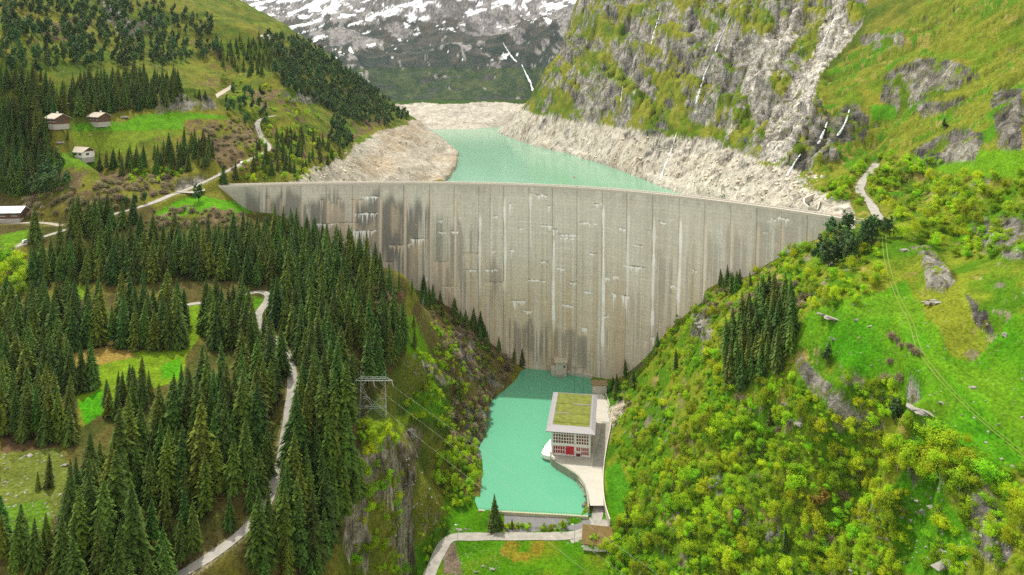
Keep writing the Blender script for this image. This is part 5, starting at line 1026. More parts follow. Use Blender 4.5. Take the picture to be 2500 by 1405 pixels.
def trunk_mesh(name, h, r, m, top=.75, lean=0, limbs=0, seed=0):
    g = np.random.default_rng(seed); mb = MB(); mb.tube((0, 0, -1.2), (lean * .4, 0, h * top * .5), r, r * .7, 6); mb.tube((lean * .4, 0, h * top * .5), (lean, 0, h * top), r * .7, r * .25, 6)
    for k in range(limbs):
        a = 6.283 * k / limbs + g.uniform(-.4, .4); z0 = h * g.uniform(.05, .4); mb.tube((0, 0, z0), (math.cos(a) * h * .28, math.sin(a) * h * .28, z0 + h * g.uniform(.3, .5)), r * .5, r * .15, 5)
    me = bpy.data.meshes.new(name); me.from_pydata(mb.v, [], mb.f); me.materials.append(m); return me
KIND = {}
def kind(k, crowns, trunks): KIND[k] = (crowns, trunks)
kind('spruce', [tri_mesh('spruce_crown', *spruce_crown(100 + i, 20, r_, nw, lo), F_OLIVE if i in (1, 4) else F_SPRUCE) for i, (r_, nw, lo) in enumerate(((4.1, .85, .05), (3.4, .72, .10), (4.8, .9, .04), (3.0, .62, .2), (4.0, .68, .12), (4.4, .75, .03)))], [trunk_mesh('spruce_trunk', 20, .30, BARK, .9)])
kind('pine', [tri_mesh('pine_crown', *clump_crown(200 + i, 2.5, 4.6, 5.6, 46, 15, .52, shape='cone' if i % 2 else 'round'), F_PINE) for i in range(4)], [trunk_mesh('pine_trunk', 10, .25, BARK, .7)])
kind('leaf', [tri_mesh('leaf_crown', *clump_crown(300 + i, 3.0, (2.6, 3.6, 3.0, 4.4, 2.3)[i], (2.6, 3.8, 3.1, 4.6, 2.2)[i], 100, 27, .19), (F_LEAF, F_LEAFB, F_LEAF, F_LEAFB, F_LEAF)[i]) for i in range(5)], [trunk_mesh('leaf_stems', 5.5, .10, PBARK, .7, .3, 5, 1)])
kind('bare', [tri_mesh('twig_crown', *bare_crown(400 + i, 2.8, 3.0), F_BARE) for i in range(3)], [trunk_mesh('bare_stems', 3, .09, BARK, .6, .2, 4, 2)])
KH = dict(spruce=20., pine=10., leaf=5.6, bare=3.0)

# ------------------------------------------------------------------ planting
TREES = []      # kind, x, y, z, height, label, group
OCC = {}
def free(x, y, d, cell=3.0):
    cx_, cy_ = int(x // cell), int(y // cell); k = int(d // cell) + 1
    for i in range(cx_ - k, cx_ + k + 1):
        for j in range(cy_ - k, cy_ + k + 1):
            for (a, b, e) in OCC.get((i, j), ()):
                if (a - x) ** 2 + (b - y) ** 2 < (min(d, e)) ** 2: return False
    return True
def occ(x, y, d, cell=3.0): OCC.setdefault((int(x // cell), int(y // cell)), []).append((x, y, d))
def road_dist(x, y):
    fi = int(np.clip((x / y - S0) / (S1 - S0) * (NS - 1), 0, NS - 1)); fj = int(np.clip((math.log(y) - lg[0]) / (lg[-1] - lg[0]) * (NY - 1), 0, NY - 1)); return ROADD[fj, fi]
def dam_gap(x, y):
    i = int(np.argmin((_cx - x) ** 2 + (_cy - y) ** 2)); return (x - _cx[i]) * _nx[i] + (y - _cy[i]) * _ny[i]
def plant(k, poly, n, h0, h1, d, label, group, pos=None, ylim=(0, 1e9), jit=None):
    p = np.array(poly, float); lo, hi = p.min(0), p.max(0); c = 0; tr = 0
    while c < n and tr < n * 14:
        tr += 1; u, v = RNG.uniform(lo[0], hi[0]), RNG.uniform(lo[1], hi[1])
        if not in_poly(np.array([u]), np.array([v]), poly)[0]: continue
        q = hit(u, v)
        if not (ylim[0] < q[1] < ylim[1]) or q[1] < 128: continue
        if not free(q[0], q[1], d) or (k == 'spruce' and q[1] < 172): continue
        if road_dist(q[0], q[1]) < (.6 + .12 * (h0 + h1) / 2 if k != 'spruce' else 2.2): continue
        if q[2] < 1.0 and q[1] > 330 and -20 < q[0] < 62: continue
        if 380 < q[1] < 560 and abs(q[0]) < 260 and -14 < dam_gap(q[0], q[1]) < -12: continue
        g_ = dam_gap(q[0], q[1]) if 360 < q[1] < 520 and abs(q[0]) < 240 else 99
        if -9 < g_ < 2 and q[2] < ZC + 1: continue
        occ(q[0], q[1], d); TREES.append((k, q[0], q[1], q[2], RNG.uniform(h0, h1), label, group)); c += 1
def single(k, u, v, h, label, group=None, dx=0):
    q = hit(u, v); occ(q[0], q[1], 2.0); TREES.append((k, q[0], q[1], q[2], h, label, group))
# solitary trees, base pixel and height
S = 'spruces standing on their own'
for u, v, h, lb in ((1207, 1290, 16.5, 'dark cone-shaped spruce standing alone in front of the weir'), (1250, 1292, 5.5, 'small young spruce right of the lone spruce by the weir'), (85, 590, 22, 'tall ragged spruce beside the lower left road'),
                    (1530, 1290, 11, 'dark narrow spruce right of the mossy-roofed service house'), (1645, 1210, 9, 'slim dark spruce among light green shrubs on the lower right slope'), (1880, 1050, 9.5, 'slim dark spruce in the shrubs below the right cliff'), (1918, 1345, 9, 'lowest dark spruce on the right slope near the picture bottom'),
                    (120, 1190, 11, 'young spruce alone on the stony lower left pasture'), (92, 1195, 6, 'smallest spruce on the stony lower left pasture'), (1120, 980, 15, 'slim spruce on the left gorge wall below the grassy strip'), (1012, 852, 12, 'dark spruce on the bright grass strip above the gorge'), (1010, 800, 8, 'small spruce above the bright grass strip over the gorge'), (1078, 870, 8, 'small spruce right of the grass strip above the gorge'),
                    (1605, 860, 13, 'slim spruce touching the dam foot on the right flank'), (1650, 915, 15, 'slim spruce in shrubs near the right dam flank'), (165, 345, 9, 'bluish spruce just below the left chalet'), (120, 460, 6, 'small spruce below the white chalet'), (545, 450, 16, 'spruce by the bend of the hill road above the dam end'), (575, 442, 15, 'spruce right of the hill road above the dam end'), (648, 395, 15, 'spruce beside the hill road where the white car drives')):
    single('spruce', u, v, h, lb, S)
for u, v, h, lb in ((485, 492, 13, 'round dark pine at the very left end of the dam'), (2187, 1035, 10.5, 'dark pine on the rim of the right-hand cliff'), (2020, 890, 9.5, 'rounded dark pine on the mossy knoll by the bright meadow'), (2172, 582, 11, 'dark pine where the mountain road meets the dam'), (2305, 318, 8, 'small pine above the rocks on the right slope'), (330, 500, 8, 'small pine beside the left road'), (352, 497, 8, 'pine right beside the left road above the forest'), (305, 506, 8, 'leftmost small pine beside the left road')):
    single('pine', u, v, h, lb, 'pines standing on their own')
single('leaf', 1447, 1340, 6.0, 'light green leafy tree in front of the service house wall'); TREES.append(('rust', *hit(2010, 1240), 8.0, 'rust-brown leafed tree among the green shrubs of the right slope', None))
# left forest
occ(PYL[0], PYL[1], 7); occ(PYL[0], PYL[1] - 8, 8)
G1 = 'spruces of the left forest'
A = [(70, 705), (75, 640), (230, 600), (420, 610), (560, 600), (620, 580), (700, 575), (780, 605), (880, 645), (965, 690), (975, 725), (900, 735), (880, 765), (690, 705), (600, 690), (520, 688), (420, 690), (330, 690), (240, 692), (150, 700)]
plant('spruce', A, 330, 13, 24, 5.0, 'dark green spruce in the dense wood between the left road and the dam', G1)
plant('spruce', [(680, 740), (860, 770), (985, 800), (990, 830), (965, 880), (930, 920), (880, 960), (860, 990), (740, 990), (735, 900), (720, 860), (660, 780)], 165, 15, 25, 5.0, 'dark green spruce in the wood between the forest road and the gorge', G1)
plant('spruce', [(850, 965), (875, 985), (870, 1010), (800, 1120), (720, 1150), (735, 985)], 34, 20, 29, 4.4, 'tall spruce left of the lattice pylon along the forest road', G1)
plant('spruce', [(205, 800), (300, 780), (420, 770), (470, 800), (440, 850), (330, 860), (210, 850)], 30, 18, 27, 4.0, 'tall spruce in the clump left of the sunny clearing', G1)
plant('spruce', [(500, 790), (600, 770), (615, 800), (600, 850), (510, 850)], 18, 18, 26, 3.8, 'tall spruce in the clump inside the road bend', G1)
plant('spruce', [(600, 830), (670, 850), (692, 890), (690, 930), (640, 900), (590, 870)], 9, 16, 23, 3.6, 'spruce crowding the upper stretch of the forest road', G1)
plant('spruce', [(0, 770), (150, 760), (215, 810), (200, 860), (60, 850), (0, 850)], 32, 16, 24, 3.9, 'spruce in the wood at the left picture edge above the clearing', G1)
plant('spruce', [(0, 860), (90, 880), (150, 900), (235, 950), (200, 965), (80, 950), (0, 950)], 34, 15, 21, 3.2, 'spruce in the left edge wood beside the clearing', G1)
plant('spruce', [(0, 980), (120, 980), (190, 1060), (170, 1085), (60, 1085), (0, 1075)], 30, 14, 20, 3.0, 'spruce at the lower edge of the left wood above the stony pasture', G1)
plant('spruce', [(255, 980), (360, 930), (380, 965), (340, 1020), (260, 1030)], 14, 9, 14, 3.0, 'spruce in the small stand in the middle of the clearing', G1)
plant('spruce', [(430, 1010), (560, 965), (655, 955), (665, 1000), (648, 1090), (600, 1180), (540, 1255), (470, 1300), (330, 1400), (170, 1400), (165, 1300), (200, 1220), (330, 1130), (400, 1080)], 150, 14, 28, 4.8, 'dark spruce in the big stand left of the lower forest road', G1)
plant('spruce', [(600, 1410), (665, 1310), (730, 1190), (748, 1100), (850, 1080), (880, 1150), (880, 1230), (800, 1300), (800, 1404)], 62, 16, 29, 4.0, 'dark spruce right of the lower forest road', G1)
for u_, v_, h_ in ((655, 1335, 17), (620, 1330, 13), (632, 1212, 16), (652, 1165, 18), (615, 1245, 15), (690, 1262, 19), (560, 1290, 11), (470, 1340, 15), (440, 1385, 16)): single('spruce', u_, v_, h_, 'spruce crowding the lowest stretch of the forest road', G1)
plant('spruce', [(0, 1320), (130, 1350), (140, 1404), (0, 1404)], 8, 10, 15, 3.5, 'young spruce in the lower left corner', G1)
plant('spruce', [(150, 1560), (430, 1560), (430, 1410), (150, 1410)], 18, 14, 20, 4.5, 'spruce rising from below the lower picture edge', G1)
plant('spruce', [(640, 1520), (800, 1520), (800, 1410), (650, 1410)], 10, 14, 20, 5, 'spruce rising from below the lower picture edge', G1)
plant('spruce', [(40, 1700), (140, 1700), (130, 1430), (20, 1430)], 6, 9, 13, 4.5, 'spruce rising from below the lower picture edge', G1)
plant('spruce', [(980, 690), (1060, 700), (1140, 770), (1240, 860), (1220, 880), (1130, 820), (1050, 760), (990, 740)], 22, 10, 17, 3.2, 'spruce along the rim of the gorge close to the dam', G1)
plant('spruce', [(1170, 810), (1240, 850), (1310, 890), (1300, 910), (1240, 880)], 14, 9, 15, 2.6, 'spruce at the foot of the dam on the left bank', G1)
plant('spruce', [(160, 540), (250, 540), (330, 545), (260, 580), (160, 580)], 12, 15, 22, 3.5, 'spruce between the left road and the farm', G1)
# right spruces
G2 = 'spruces of the right slope'
plant('spruce', [(1770, 860), (1830, 790), (1870, 740), (1930, 760), (1945, 860), (1920, 900), (1860, 930), (1800, 960), (1770, 960)], 62, 14, 22, 2.7, 'dark spruce in the steep stand left of the bright meadow', G2)
plant('spruce', [(1755, 695), (1830, 680), (1835, 715), (1760, 725)], 9, 10, 15, 2.4, 'spruce in the group beside the right dam flank', G2)
plant('pine', [(1990, 640), (2010, 590), (2120, 555), (2150, 590), (2100, 640), (2040, 670)], 22, 10, 15, 2.4, 'dark pine in the group at the right dam end', 'pines at the right dam end')
plant('spruce', [(1490, 935), (1540, 915), (1550, 960), (1500, 985)], 9, 8, 13, 2.2, 'spruce in the group behind the power station', G2)
# left mountain
G3 = 'conifers on the left mountain'
plant('spruce', [(0, 300), (110, 320), (120, 400), (60, 480), (0, 480)], 60, 14, 22, 4, 'spruce on the slope left of the chalets', G3)
plant('spruce', [(100, 235), (330, 190), (450, 215), (420, 262), (300, 275), (130, 285)], 130, 11, 21, 4.2, 'spruce in the wood behind the chalets', G3)
plant('spruce', [(0, 200), (120, 210), (110, 320), (0, 330)], 55, 12, 20, 5, 'spruce in the wood up the slope left of the chalets', G3)
plant('spruce', [(235, 400), (330, 390), (430, 360), (525, 360), (520, 410), (430, 425), (300, 430), (240, 425)], 48, 11, 18, 3.6, 'spruce on the slope below the bright chalet meadow', G3)
plant('pine', [(20, 400), (140, 410), (180, 460), (110, 485), (40, 480)], 22, 9, 15, 4, 'bluish pine below the white chalet', G3)
plant('pine', [(0, 0), (300, 0), (520, 50), (560, 130), (400, 170), (200, 170), (0, 200)], 290, 8, 17, 5.2, 'rounded stone pine scattered high on the left mountain', G3)
plant('spruce', [(520, 120), (660, 90), (680, 170), (620, 190), (540, 170)], 60, 10, 16, 6, 'spruce on the upper left slope near the stone hut', G3)
plant('pine', [(640, 90), (760, 110), (900, 215), (1000, 290), (940, 310), (850, 300), (780, 260), (700, 220), (660, 170)], 430, 10, 16, 5.0, 'bluish conifer on the wooded ridge above the reservoir', G3)
plant('pine', [(830, 250), (860, 350), (850, 390), (800, 340)], 34, 9, 14, 4.5, 'conifer on the slope above the drained bank', G3)
plant('spruce', [(640, 340), (760, 320), (850, 380), (760, 425), (660, 430), (610, 420)], 60, 9, 15, 4.2, 'conifer between the hill road and the drained bank', G3)
plant('pine', [(560, 200), (640, 230), (660, 300), (600, 310), (540, 280)], 22, 7, 12, 5, 'small pine between the two bends of the hill road', G3)
plant('spruce', [(180, 270), (500, 235), (520, 250), (470, 245), (200, 285)], 30, 6, 11, 4, 'small spruce along the top of the chalet meadow', G3)
# leafy shrubs
G4 = 'leafy shrubs on the right slope'
RSH = [(1490, 1060), (1520, 950), (1570, 880), (1640, 790), (1740, 720), (1860, 660), (1960, 590), (2060, 560), (2140, 600), (2160, 680), (2100, 740), (1980, 760), (1930, 800), (1940, 900), (1960, 950), (2080, 1040), (2200, 1080), (2190, 1180), (2240, 1300), (2200, 1420), (1500, 1420), (1510, 1300), (1540, 1180)]
plant('leaf', [(1690, 1000), (2000, 980), (2190, 1100), (2200, 1420), (1500, 1420), (1540, 1180)], 240, 2.4, 7.0, 2.9, 'light green shrub on the lower right slope', G4)
plant('leaf', RSH, 420, 1.8, 5.5, 2.2, 'light green shrub in the thicket on the right slope', G4)
plant('leaf', [(2160, 1100), (2260, 1060), (2330, 1090), (2420, 1180), (2330, 1230), (2230, 1180)], 30, 5, 9, 3, 'tall birch-like tree on the edge of the right ravine', G4)
plant('leaf', [(2100, 580), (2250, 440), (2500, 430), (2500, 620), (2380, 650), (2250, 600)], 120, 3, 6, 2.6, 'green shrub on the slope above the right meadow', G4)
plant('leaf', [(1980, 480), (2100, 400), (2180, 380), (2300, 400), (2180, 460), (2150, 520), (2090, 500)], 90, 3, 5.5, 2.6, 'green shrub along the mountain road', G4)
plant('leaf', [(2060, 930), (2190, 960), (2230, 1050), (2120, 1030)], 22, 3, 6, 2.4, 'olive shrub above the dark right cliff', G4)
plant('leaf', [(2300, 1150), (2500, 1150), (2500, 1420), (2250, 1420), (2280, 1280)], 36, 3, 6, 3, 'olive shrub in the lower right corner', G4)
plant('leaf', RSH, 620, 1.1, 2.6, 1.35, 'low light green scrub on the right slope', G4)
plant('bare', [(1700, 720), (1990, 690), (2000, 760), (1900, 770), (1720, 780)], 30, 2.5, 4, 2.2, 'brown leafless shrub among the green ones on the right slope', 'bare shrubs')
plant('bare', [(1750, 950), (2160, 1080), (2150, 1380), (1800, 1250)], 36, 2.5, 4, 2.6, 'brown leafless shrub on the lower right slope', 'bare shrubs')
plant('bare', [(2130, 800), (2260, 830), (2200, 930), (2130, 930)], 8, 2.0, 3.2, 3, 'brown leafless shrub on the bright right meadow', 'bare shrubs')
G5 = 'shrubs in the left gorge'
plant('leaf', [(885, 1040), (960, 1050), (975, 1180), (960, 1330), (990, 1404), (860, 1404), (870, 1260)], 90, 2, 5.5, 2.1, 'bright green shrub on the slope below the pylon', G5)
plant('leaf', [(970, 1000), (1050, 930), (1100, 1000), (1090, 1060), (1020, 1030)], 40, 2, 4.2, 1.8, 'light green shrub on the left wall of the gorge', G5)
plant('leaf', [(1000, 870), (1090, 850), (1110, 900), (1060, 920)], 26, 2.5, 5, 2, 'bright green shrub on the grass strip above the gorge', G5)
plant('leaf', [(1060, 1090), (1180, 1080), (1175, 1240), (1110, 1240), (1060, 1180)], 60, 2.5, 5.5, 2.0, 'olive green shrub on the left basin bank', G5)
plant('leaf', [(1040, 740), (1130, 800), (1220, 880), (1230, 930), (1190, 990), (1180, 1080), (1110, 1080), (1090, 980), (1060, 860)], 80, 1.8, 4.0, 1.8, 'olive green shrub on the steep left wall near the dam', G5)
plant('bare', [(1050, 760), (1130, 790), (1230, 870), (1300, 910), (1250, 945), (1195, 1000), (1180, 1160), (1090, 1120), (1100, 1000), (1070, 880)], 110, 2.0, 4.0, 1.9, 'brown leafless shrub on the left gorge wall', 'bare shrubs')
plant('bare', [(880, 700), (970, 690), (990, 740), (900, 750)], 14, 1.8, 3, 2.2, 'brown leafless shrub in the gap above the gorge', 'bare shrubs')
plant('leaf', [(1010, 1300), (1060, 1240), (1120, 1250), (1070, 1310), (1040, 1380)], 12, 2, 4, 2.2, 'olive shrub by the rock face at the valley road', G5)
plant('leaf', [(1225, 1285), (1385, 1287), (1395, 1298), (1225, 1302)], 26, 1.6, 3.0, 1.0, 'low bush in the planted strip along the valley road', 'bushes along the valley road')
plant('leaf', [(1480, 1345), (1560, 1300), (1560, 1420), (1490, 1420)], 12, 3, 6, 2.5, 'yellow-green shrub beside the service house', G4)
plant('leaf', [(0, 600), (60, 640), (75, 720), (0, 730)], 10, 7, 11, 3.5, 'fresh green larch-like tree at the left picture edge', 'fresh green trees at the left edge')
G6 = 'shrubs on the left mountain'
plant('leaf', [(620, 300), (780, 330), (840, 400), (760, 440), (560, 450), (600, 400)], 70, 2.5, 5, 3, 'light green shrub beside the hill road', G6)
plant('leaf', [(540, 190), (700, 220), (830, 330), (700, 320), (560, 300)], 60, 2.5, 5, 4, 'pale green shrub on the slope above the hill road', G6)
plant('bare', [(500, 300), (620, 290), (690, 400), (560, 420), (480, 370)], 75, 1.6, 3.4, 2.6, 'brown leafless shrub on the slope above the dam end', 'bare shrubs')
plant('bare', [(60, 470), (420, 420), (440, 465), (250, 515), (60, 530)], 80, 1.6, 3.6, 2.6, 'brown leafless shrub on the bank above the left road', 'bare shrubs')
plant('bare', [(380, 510), (600, 515), (610, 560), (500, 555), (330, 570)], 55, 1.4, 3.2, 2.2, 'brown leafless shrub between the forest and the dam end', 'bare shrubs')
plant('leaf', [(330, 400), (450, 420), (420, 450), (300, 450)], 18, 2.5, 4.5, 2.6, 'yellow-green shrub below the chalet meadow', G6)

# ---- every kind: those that show largest are things, the rest one mass
def mass(name, kd, crowns, items, label):
    n_ = len(items); me = bpy.data.meshes.new(name); me.vertices.add(n_)
    co = np.array([(t[1], t[2], t[3] - .25) for t in items], np.float32); me.vertices.foreach_set('co', co.ravel())
    sc_ = np.array([t[4] / KH[kd] for t in items], np.float32); fat = RNG.uniform(.88, 1.15, n_)
    def attr(nm, ty, arr, f='value'): a_ = me.attributes.new(nm, ty, 'POINT'); a_.data.foreach_set(f, np.ascontiguousarray(arr, np.float32).ravel())
    attr('rz', 'FLOAT_VECTOR', np.stack([0 * sc_, 0 * sc_, RNG.uniform(0, 6.28, n_)], 1), 'vector'); attr('sz', 'FLOAT_VECTOR', np.stack([sc_ * fat, sc_ * fat, sc_], 1), 'vector')
    a_ = me.attributes.new('pick', 'INT', 'POINT'); a_.data.foreach_set('value', RNG.integers(0, len(crowns), n_).astype(np.int32))
    o = link(bpy.data.objects.new(name, me)); o['kind'] = 'stuff'; o['label'] = label
    ng = bpy.data.node_groups.new(name, 'GeometryNodeTree'); ng.interface.new_socket('Geometry', in_out='INPUT', socket_type='NodeSocketGeometry'); ng.interface.new_socket('Geometry', in_out='OUTPUT', socket_type='NodeSocketGeometry')
    N = ng.nodes; L = ng.links; gi = N.new('NodeGroupInput'); go = N.new('NodeGroupOutput'); ip = N.new('GeometryNodeInstanceOnPoints'); jn = N.new('GeometryNodeJoinGeometry')
    for c in crowns:
        oi = N.new('GeometryNodeObjectInfo'); oi.transform_space = 'ORIGINAL'; oi.inputs['Object'].default_value = c; oi.inputs['As Instance'].default_value = True; L.new(oi.outputs['Geometry'], jn.inputs[0])
    def na(nm, ty): x = N.new('GeometryNodeInputNamedAttribute'); x.data_type = ty; x.inputs['Name'].default_value = nm; return x.outputs['Attribute']
    L.new(gi.outputs[0], ip.inputs['Points']); L.new(jn.outputs[0], ip.inputs['Instance']); ip.inputs['Pick Instance'].default_value = True
    L.new(na('pick', 'INT'), ip.inputs['Instance Index']); L.new(na('rz', 'FLOAT_VECTOR'), ip.inputs['Rotation']); L.new(na('sz', 'FLOAT_VECTOR'), ip.inputs['Scale']); L.new(ip.outputs[0], go.inputs[0])
    md = o.modifiers.new('scatter', 'NODES'); md.node_group = ng
NAMES = dict(spruce=('spruce_tree', 'spruce'), pine=('pine_tree', 'pine'), leaf=('leafy_shrub', 'shrub'), bare=('bare_shrub', 'shrub'), rust=('leafy_tree', 'tree'))
MASS = dict(spruce=('spruce_wood', 'more dark spruces filling the woods'), pine=('pine_wood', 'more conifers on the left mountain'), leaf=('leafy_thicket', 'more light green shrubs of the slopes'), bare=('bare_thicket', 'more leafless brown shrubs'))
LIMIT = dict(spruce=285, pine=230, leaf=285, bare=130, rust=9)
for kd in ('spruce', 'pine', 'leaf', 'bare', 'rust'):
    its = [t for t in TREES if t[0] == kd]
    if kd == 'rust': crowns_, trunks_ = [tri_mesh('rust_crown', *clump_crown(777, 3.0, 3.4, 3.6, 60, 20, .3), F_RUST)], KIND['leaf'][1]; KH['rust'] = 7.0
    else: crowns_, trunks_ = KIND[kd]
    its.sort(key=lambda t: (t[7] if len(t) > 7 else 0, -t[4] / t[2] * (10 if t[6] in (S, 'pines standing on their own') or t[6] is None else 1)))
    first = {}
    for i, t in enumerate(its[:LIMIT[kd]]):
        k = int(RNG.integers(len(crowns_))) if i >= len(crowns_) else i
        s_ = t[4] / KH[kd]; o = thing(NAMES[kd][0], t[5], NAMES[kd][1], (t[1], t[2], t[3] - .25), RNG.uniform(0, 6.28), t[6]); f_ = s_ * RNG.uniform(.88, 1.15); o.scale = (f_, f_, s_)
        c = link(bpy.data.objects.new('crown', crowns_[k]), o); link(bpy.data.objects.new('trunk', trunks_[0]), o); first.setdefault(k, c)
    rest = its[LIMIT[kd]:]
    if rest: mass(MASS[kd][0], kd, [first[k] for k in sorted(first)], rest, MASS[kd][1])
print('TREES', {k: sum(t[0] == k for t in TREES) for k in NAMES})
HAZE = 2.4e-5
#PART6
# ------------------------------------------------------------------ rocks
STONE = plain('pale_weathered_rock', (.25, .235, .20), .95, .5, .9, bump=.5); STONED = plain('dark_weathered_rock', (.24, .225, .20), .95, .4, .9, bump=.5)
import bmesh
def rock_mesh(name, seed, sx, sy, sz, m, n=26):
    g = np.random.default_rng(seed); bm = bmesh.new()
    for _ in range(n):
        d = g.normal(size=3); d /= np.linalg.norm(d); d = np.sign(d) * np.abs(d) ** .6; k = g.uniform(.75, 1.0)
        bm.verts.new((d[0] * sx * k, d[1] * sy * k, d[2] * sz * k))
    r = bmesh.ops.convex_hull(bm, input=bm.verts); bmesh.ops.delete(bm, geom=[x for x in r['geom_interior'] if isinstance(x, bmesh.types.BMVert)], context='VERTS')
    bmesh.ops.recalc_face_normals(bm, faces=bm.faces); me = bpy.data.meshes.new(name); bm.to_mesh(me); bm.free(); me.materials.append(m); return me
bpy.context.view_layer.update(); DG = bpy.context.evaluated_depsgraph_get(); TE = TERR.evaluated_get(DG)
def cast(u, v, ymin=0):
    d = Vector(((u - 1250) / F, 1.0, -(v - VH) / F)); o = Vector((0, 0, H)) + d * ymin; ok, loc, nr, _ = TE.ray_cast(o, d.normalized())
    return np.array(loc) if ok else hit(u, v, ymin)
def boulder(u, v, w, asp, label, dark=False, tilt=.2, group=None):
    q = cast(u, v); s = w * q[1] / F / 2 * .92; k = random.randint(0, 9999); g = np.random.default_rng(k); VV = []; FF = []
    for i in range(3 if w < 40 else 7):
        f = g.uniform(.35, .75) if i else .8; me = rock_mesh('boulder', k + i, s * f, s * f * .7, s * asp * f, STONE, 11); o_ = len(VV); of = g.normal(size=3) * (s * .42, s * .3, s * asp * .2) * (1 if i else 0)
        VV += [tuple(np.array(x.co[:]) + of) for x in me.vertices]; FF += [tuple(j + o_ for j in f_.vertices) for f_ in me.polygons]
    me = bpy.data.meshes.new('boulder'); me.from_pydata(VV, [], FF); me.materials.append(STONED if dark else STONE); o = link(bpy.data.objects.new('boulder', me)); o.location = (q[0], q[1] + s * .3, q[2] + s * asp * .2); o.rotation_euler = (random.uniform(-.15, .15), random.uniform(-tilt, tilt), random.uniform(-.4, .4)); tag(o, label, 'rock', group)
for a_ in ((297, 1140, 36, .75, 'big pale block among the spruces of the lower left stand'), (157, 1140, 22, .7, 'pale split boulder at the top of the stony pasture'), (150, 1116, 16, .5, 'flat pale stone above the split boulder on the pasture'), (85, 1290, 8, 1.3, 'small upright white stone on the lower left pasture'), (70, 1115, 26, .3, 'low grey ledge rock at the pasture upper edge'),
           (2040, 785, 66, .28, 'broad pile of pale slabs on the bright right meadow'), (2093, 783, 14, .8, 'dark little boulder right of the slab pile', True), (2038, 830, 22, .5, 'brownish rock below the slab pile on the right meadow', True), (2125, 798, 20, .35, 'flat pale slab above the brown bushes on the meadow'), (2085, 745, 12, .4, 'small pale stone at the upper edge of the right meadow'), (2285, 742, 46, .4, 'large tilted pale slab on the slope right of the grass track'), (2210, 615, 28, .6, 'leaning pale slab beside the track top'), (2410, 795, 22, .6, 'pale slab upper right of the track'), (2455, 820, 26, .6, 'white split boulder at the right edge above the meadow'), (2378, 950, 24, .5, 'pale block right of the lower track'), (2255, 1010, 80, .22, 'long layered rock slab left of the lower track'), (2300, 985, 26, .3, 'dark flat rock above the long layered slab', True), (2255, 1255, 34, .6, 'white tilted slab in the lower right grass'), (2275, 1240, 30, .35, 'second white slab just right of the tilted one'), (2305, 1355, 44, .5, 'big pale block near the lower right bottom edge'), (2315, 1390, 60, .6, 'largest pale slab at the bottom edge of the right slope'), (2085, 1400, 34, .4, 'pale flat rock at the bottom edge among shrubs'), (2150, 1315, 20, .4, 'small pale rocks in the grass of the lower right slope'), (1955, 1040, 56, .3, 'grey rubble heap among shrubs below the right cliff'), (1920, 990, 22, .6, 'pale twin stones in the grass below the right spruces'), (1715, 800, 44, .8, 'grey rock outcrop near the right dam flank'), (1690, 835, 26, .6, 'smaller pale rock below the outcrop by the dam flank'),
           (1745, 1190, 40, .7, 'dark mossy rock outcrop amid the lower right shrubs', True), (1890, 1300, 34, .8, 'dark rock face with yellow grass among lower right shrubs', True), (1432, 1215, 16, 1.2, 'upper pale boulder at the basin corner by the road', False), (1428, 1238, 20, 1.2, 'lower pale boulder at the basin corner by the road', False), (1120, 1298, 22, .4, 'heap of white stones by the left street lamp'), (1200, 1392, 22, .6, 'largest white stone cluster on the lower meadow'), (1180, 1385, 14, .6, 'white stone left in the lower meadow cluster'), (1162, 1400, 12, .6, 'small white stone at the left of the meadow cluster'), (1387, 1327, 7, .4, 'small white stone at the meadow edge by the junction'), (1000, 1065, 36, 1.1, 'overhanging brown rock knob below the pylon', True), (1040, 895, 30, .4, 'pale bare rock on the grass strip above the gorge'), (505, 375, 22, .8, 'grey rock beside the hill road bend'), (145, 350, 26, .4, 'pale rock patch below the left chalet'), (300, 290, 30, .4, 'row of pale boulders behind the meadow chalet'), (400, 155, 12, .5, 'pale stone high on the left slope')):
    boulder(*a_)
# countless small stones in grass and on the drained bank
def scatter_stones(name, polys, m, label):
    g = np.random.default_rng(91); V_ = []; T_ = []
    base = [rock_mesh('stone', 500 + k, 1, .8, .6, m, 10) for k in range(3)]; tm = []
    for b in base: b.calc_loop_triangles(); tm.append((np.array([v.co[:] for v in b.vertices]), np.array([t.vertices[:] for t in b.loop_triangles])))
    o_ = 0
    for poly, n_, s0, s1 in polys:
        p = np.array(poly, float); lo, hi = p.min(0), p.max(0); c = 0
        for _ in range(n_ * 8):
            if c >= n_: break
            u, v = g.uniform(lo[0], hi[0]), g.uniform(lo[1], hi[1])
            if not in_poly(np.array([u]), np.array([v]), poly)[0]: continue
            q = cast(u, v)
            if road_dist(q[0], q[1]) < .8: continue
            co, tr = tm[g.integers(3)]; s = g.uniform(s0, s1) * g.uniform(.5, 1); a = g.uniform(0, 6.28); R = np.array([[math.cos(a), -math.sin(a), 0], [math.sin(a), math.cos(a), 0], [0, 0, 1]])
            V_.append((co * s) @ R.T + q); T_.append(tr + o_); o_ += len(co); c += 1
    me = bpy.data.meshes.new(name); me.from_pydata(np.concatenate(V_).tolist(), [], np.concatenate(T_).tolist()); me.materials.append(m)
    o = link(bpy.data.objects.new(name, me)); o['kind'] = 'stuff'; o['label'] = label
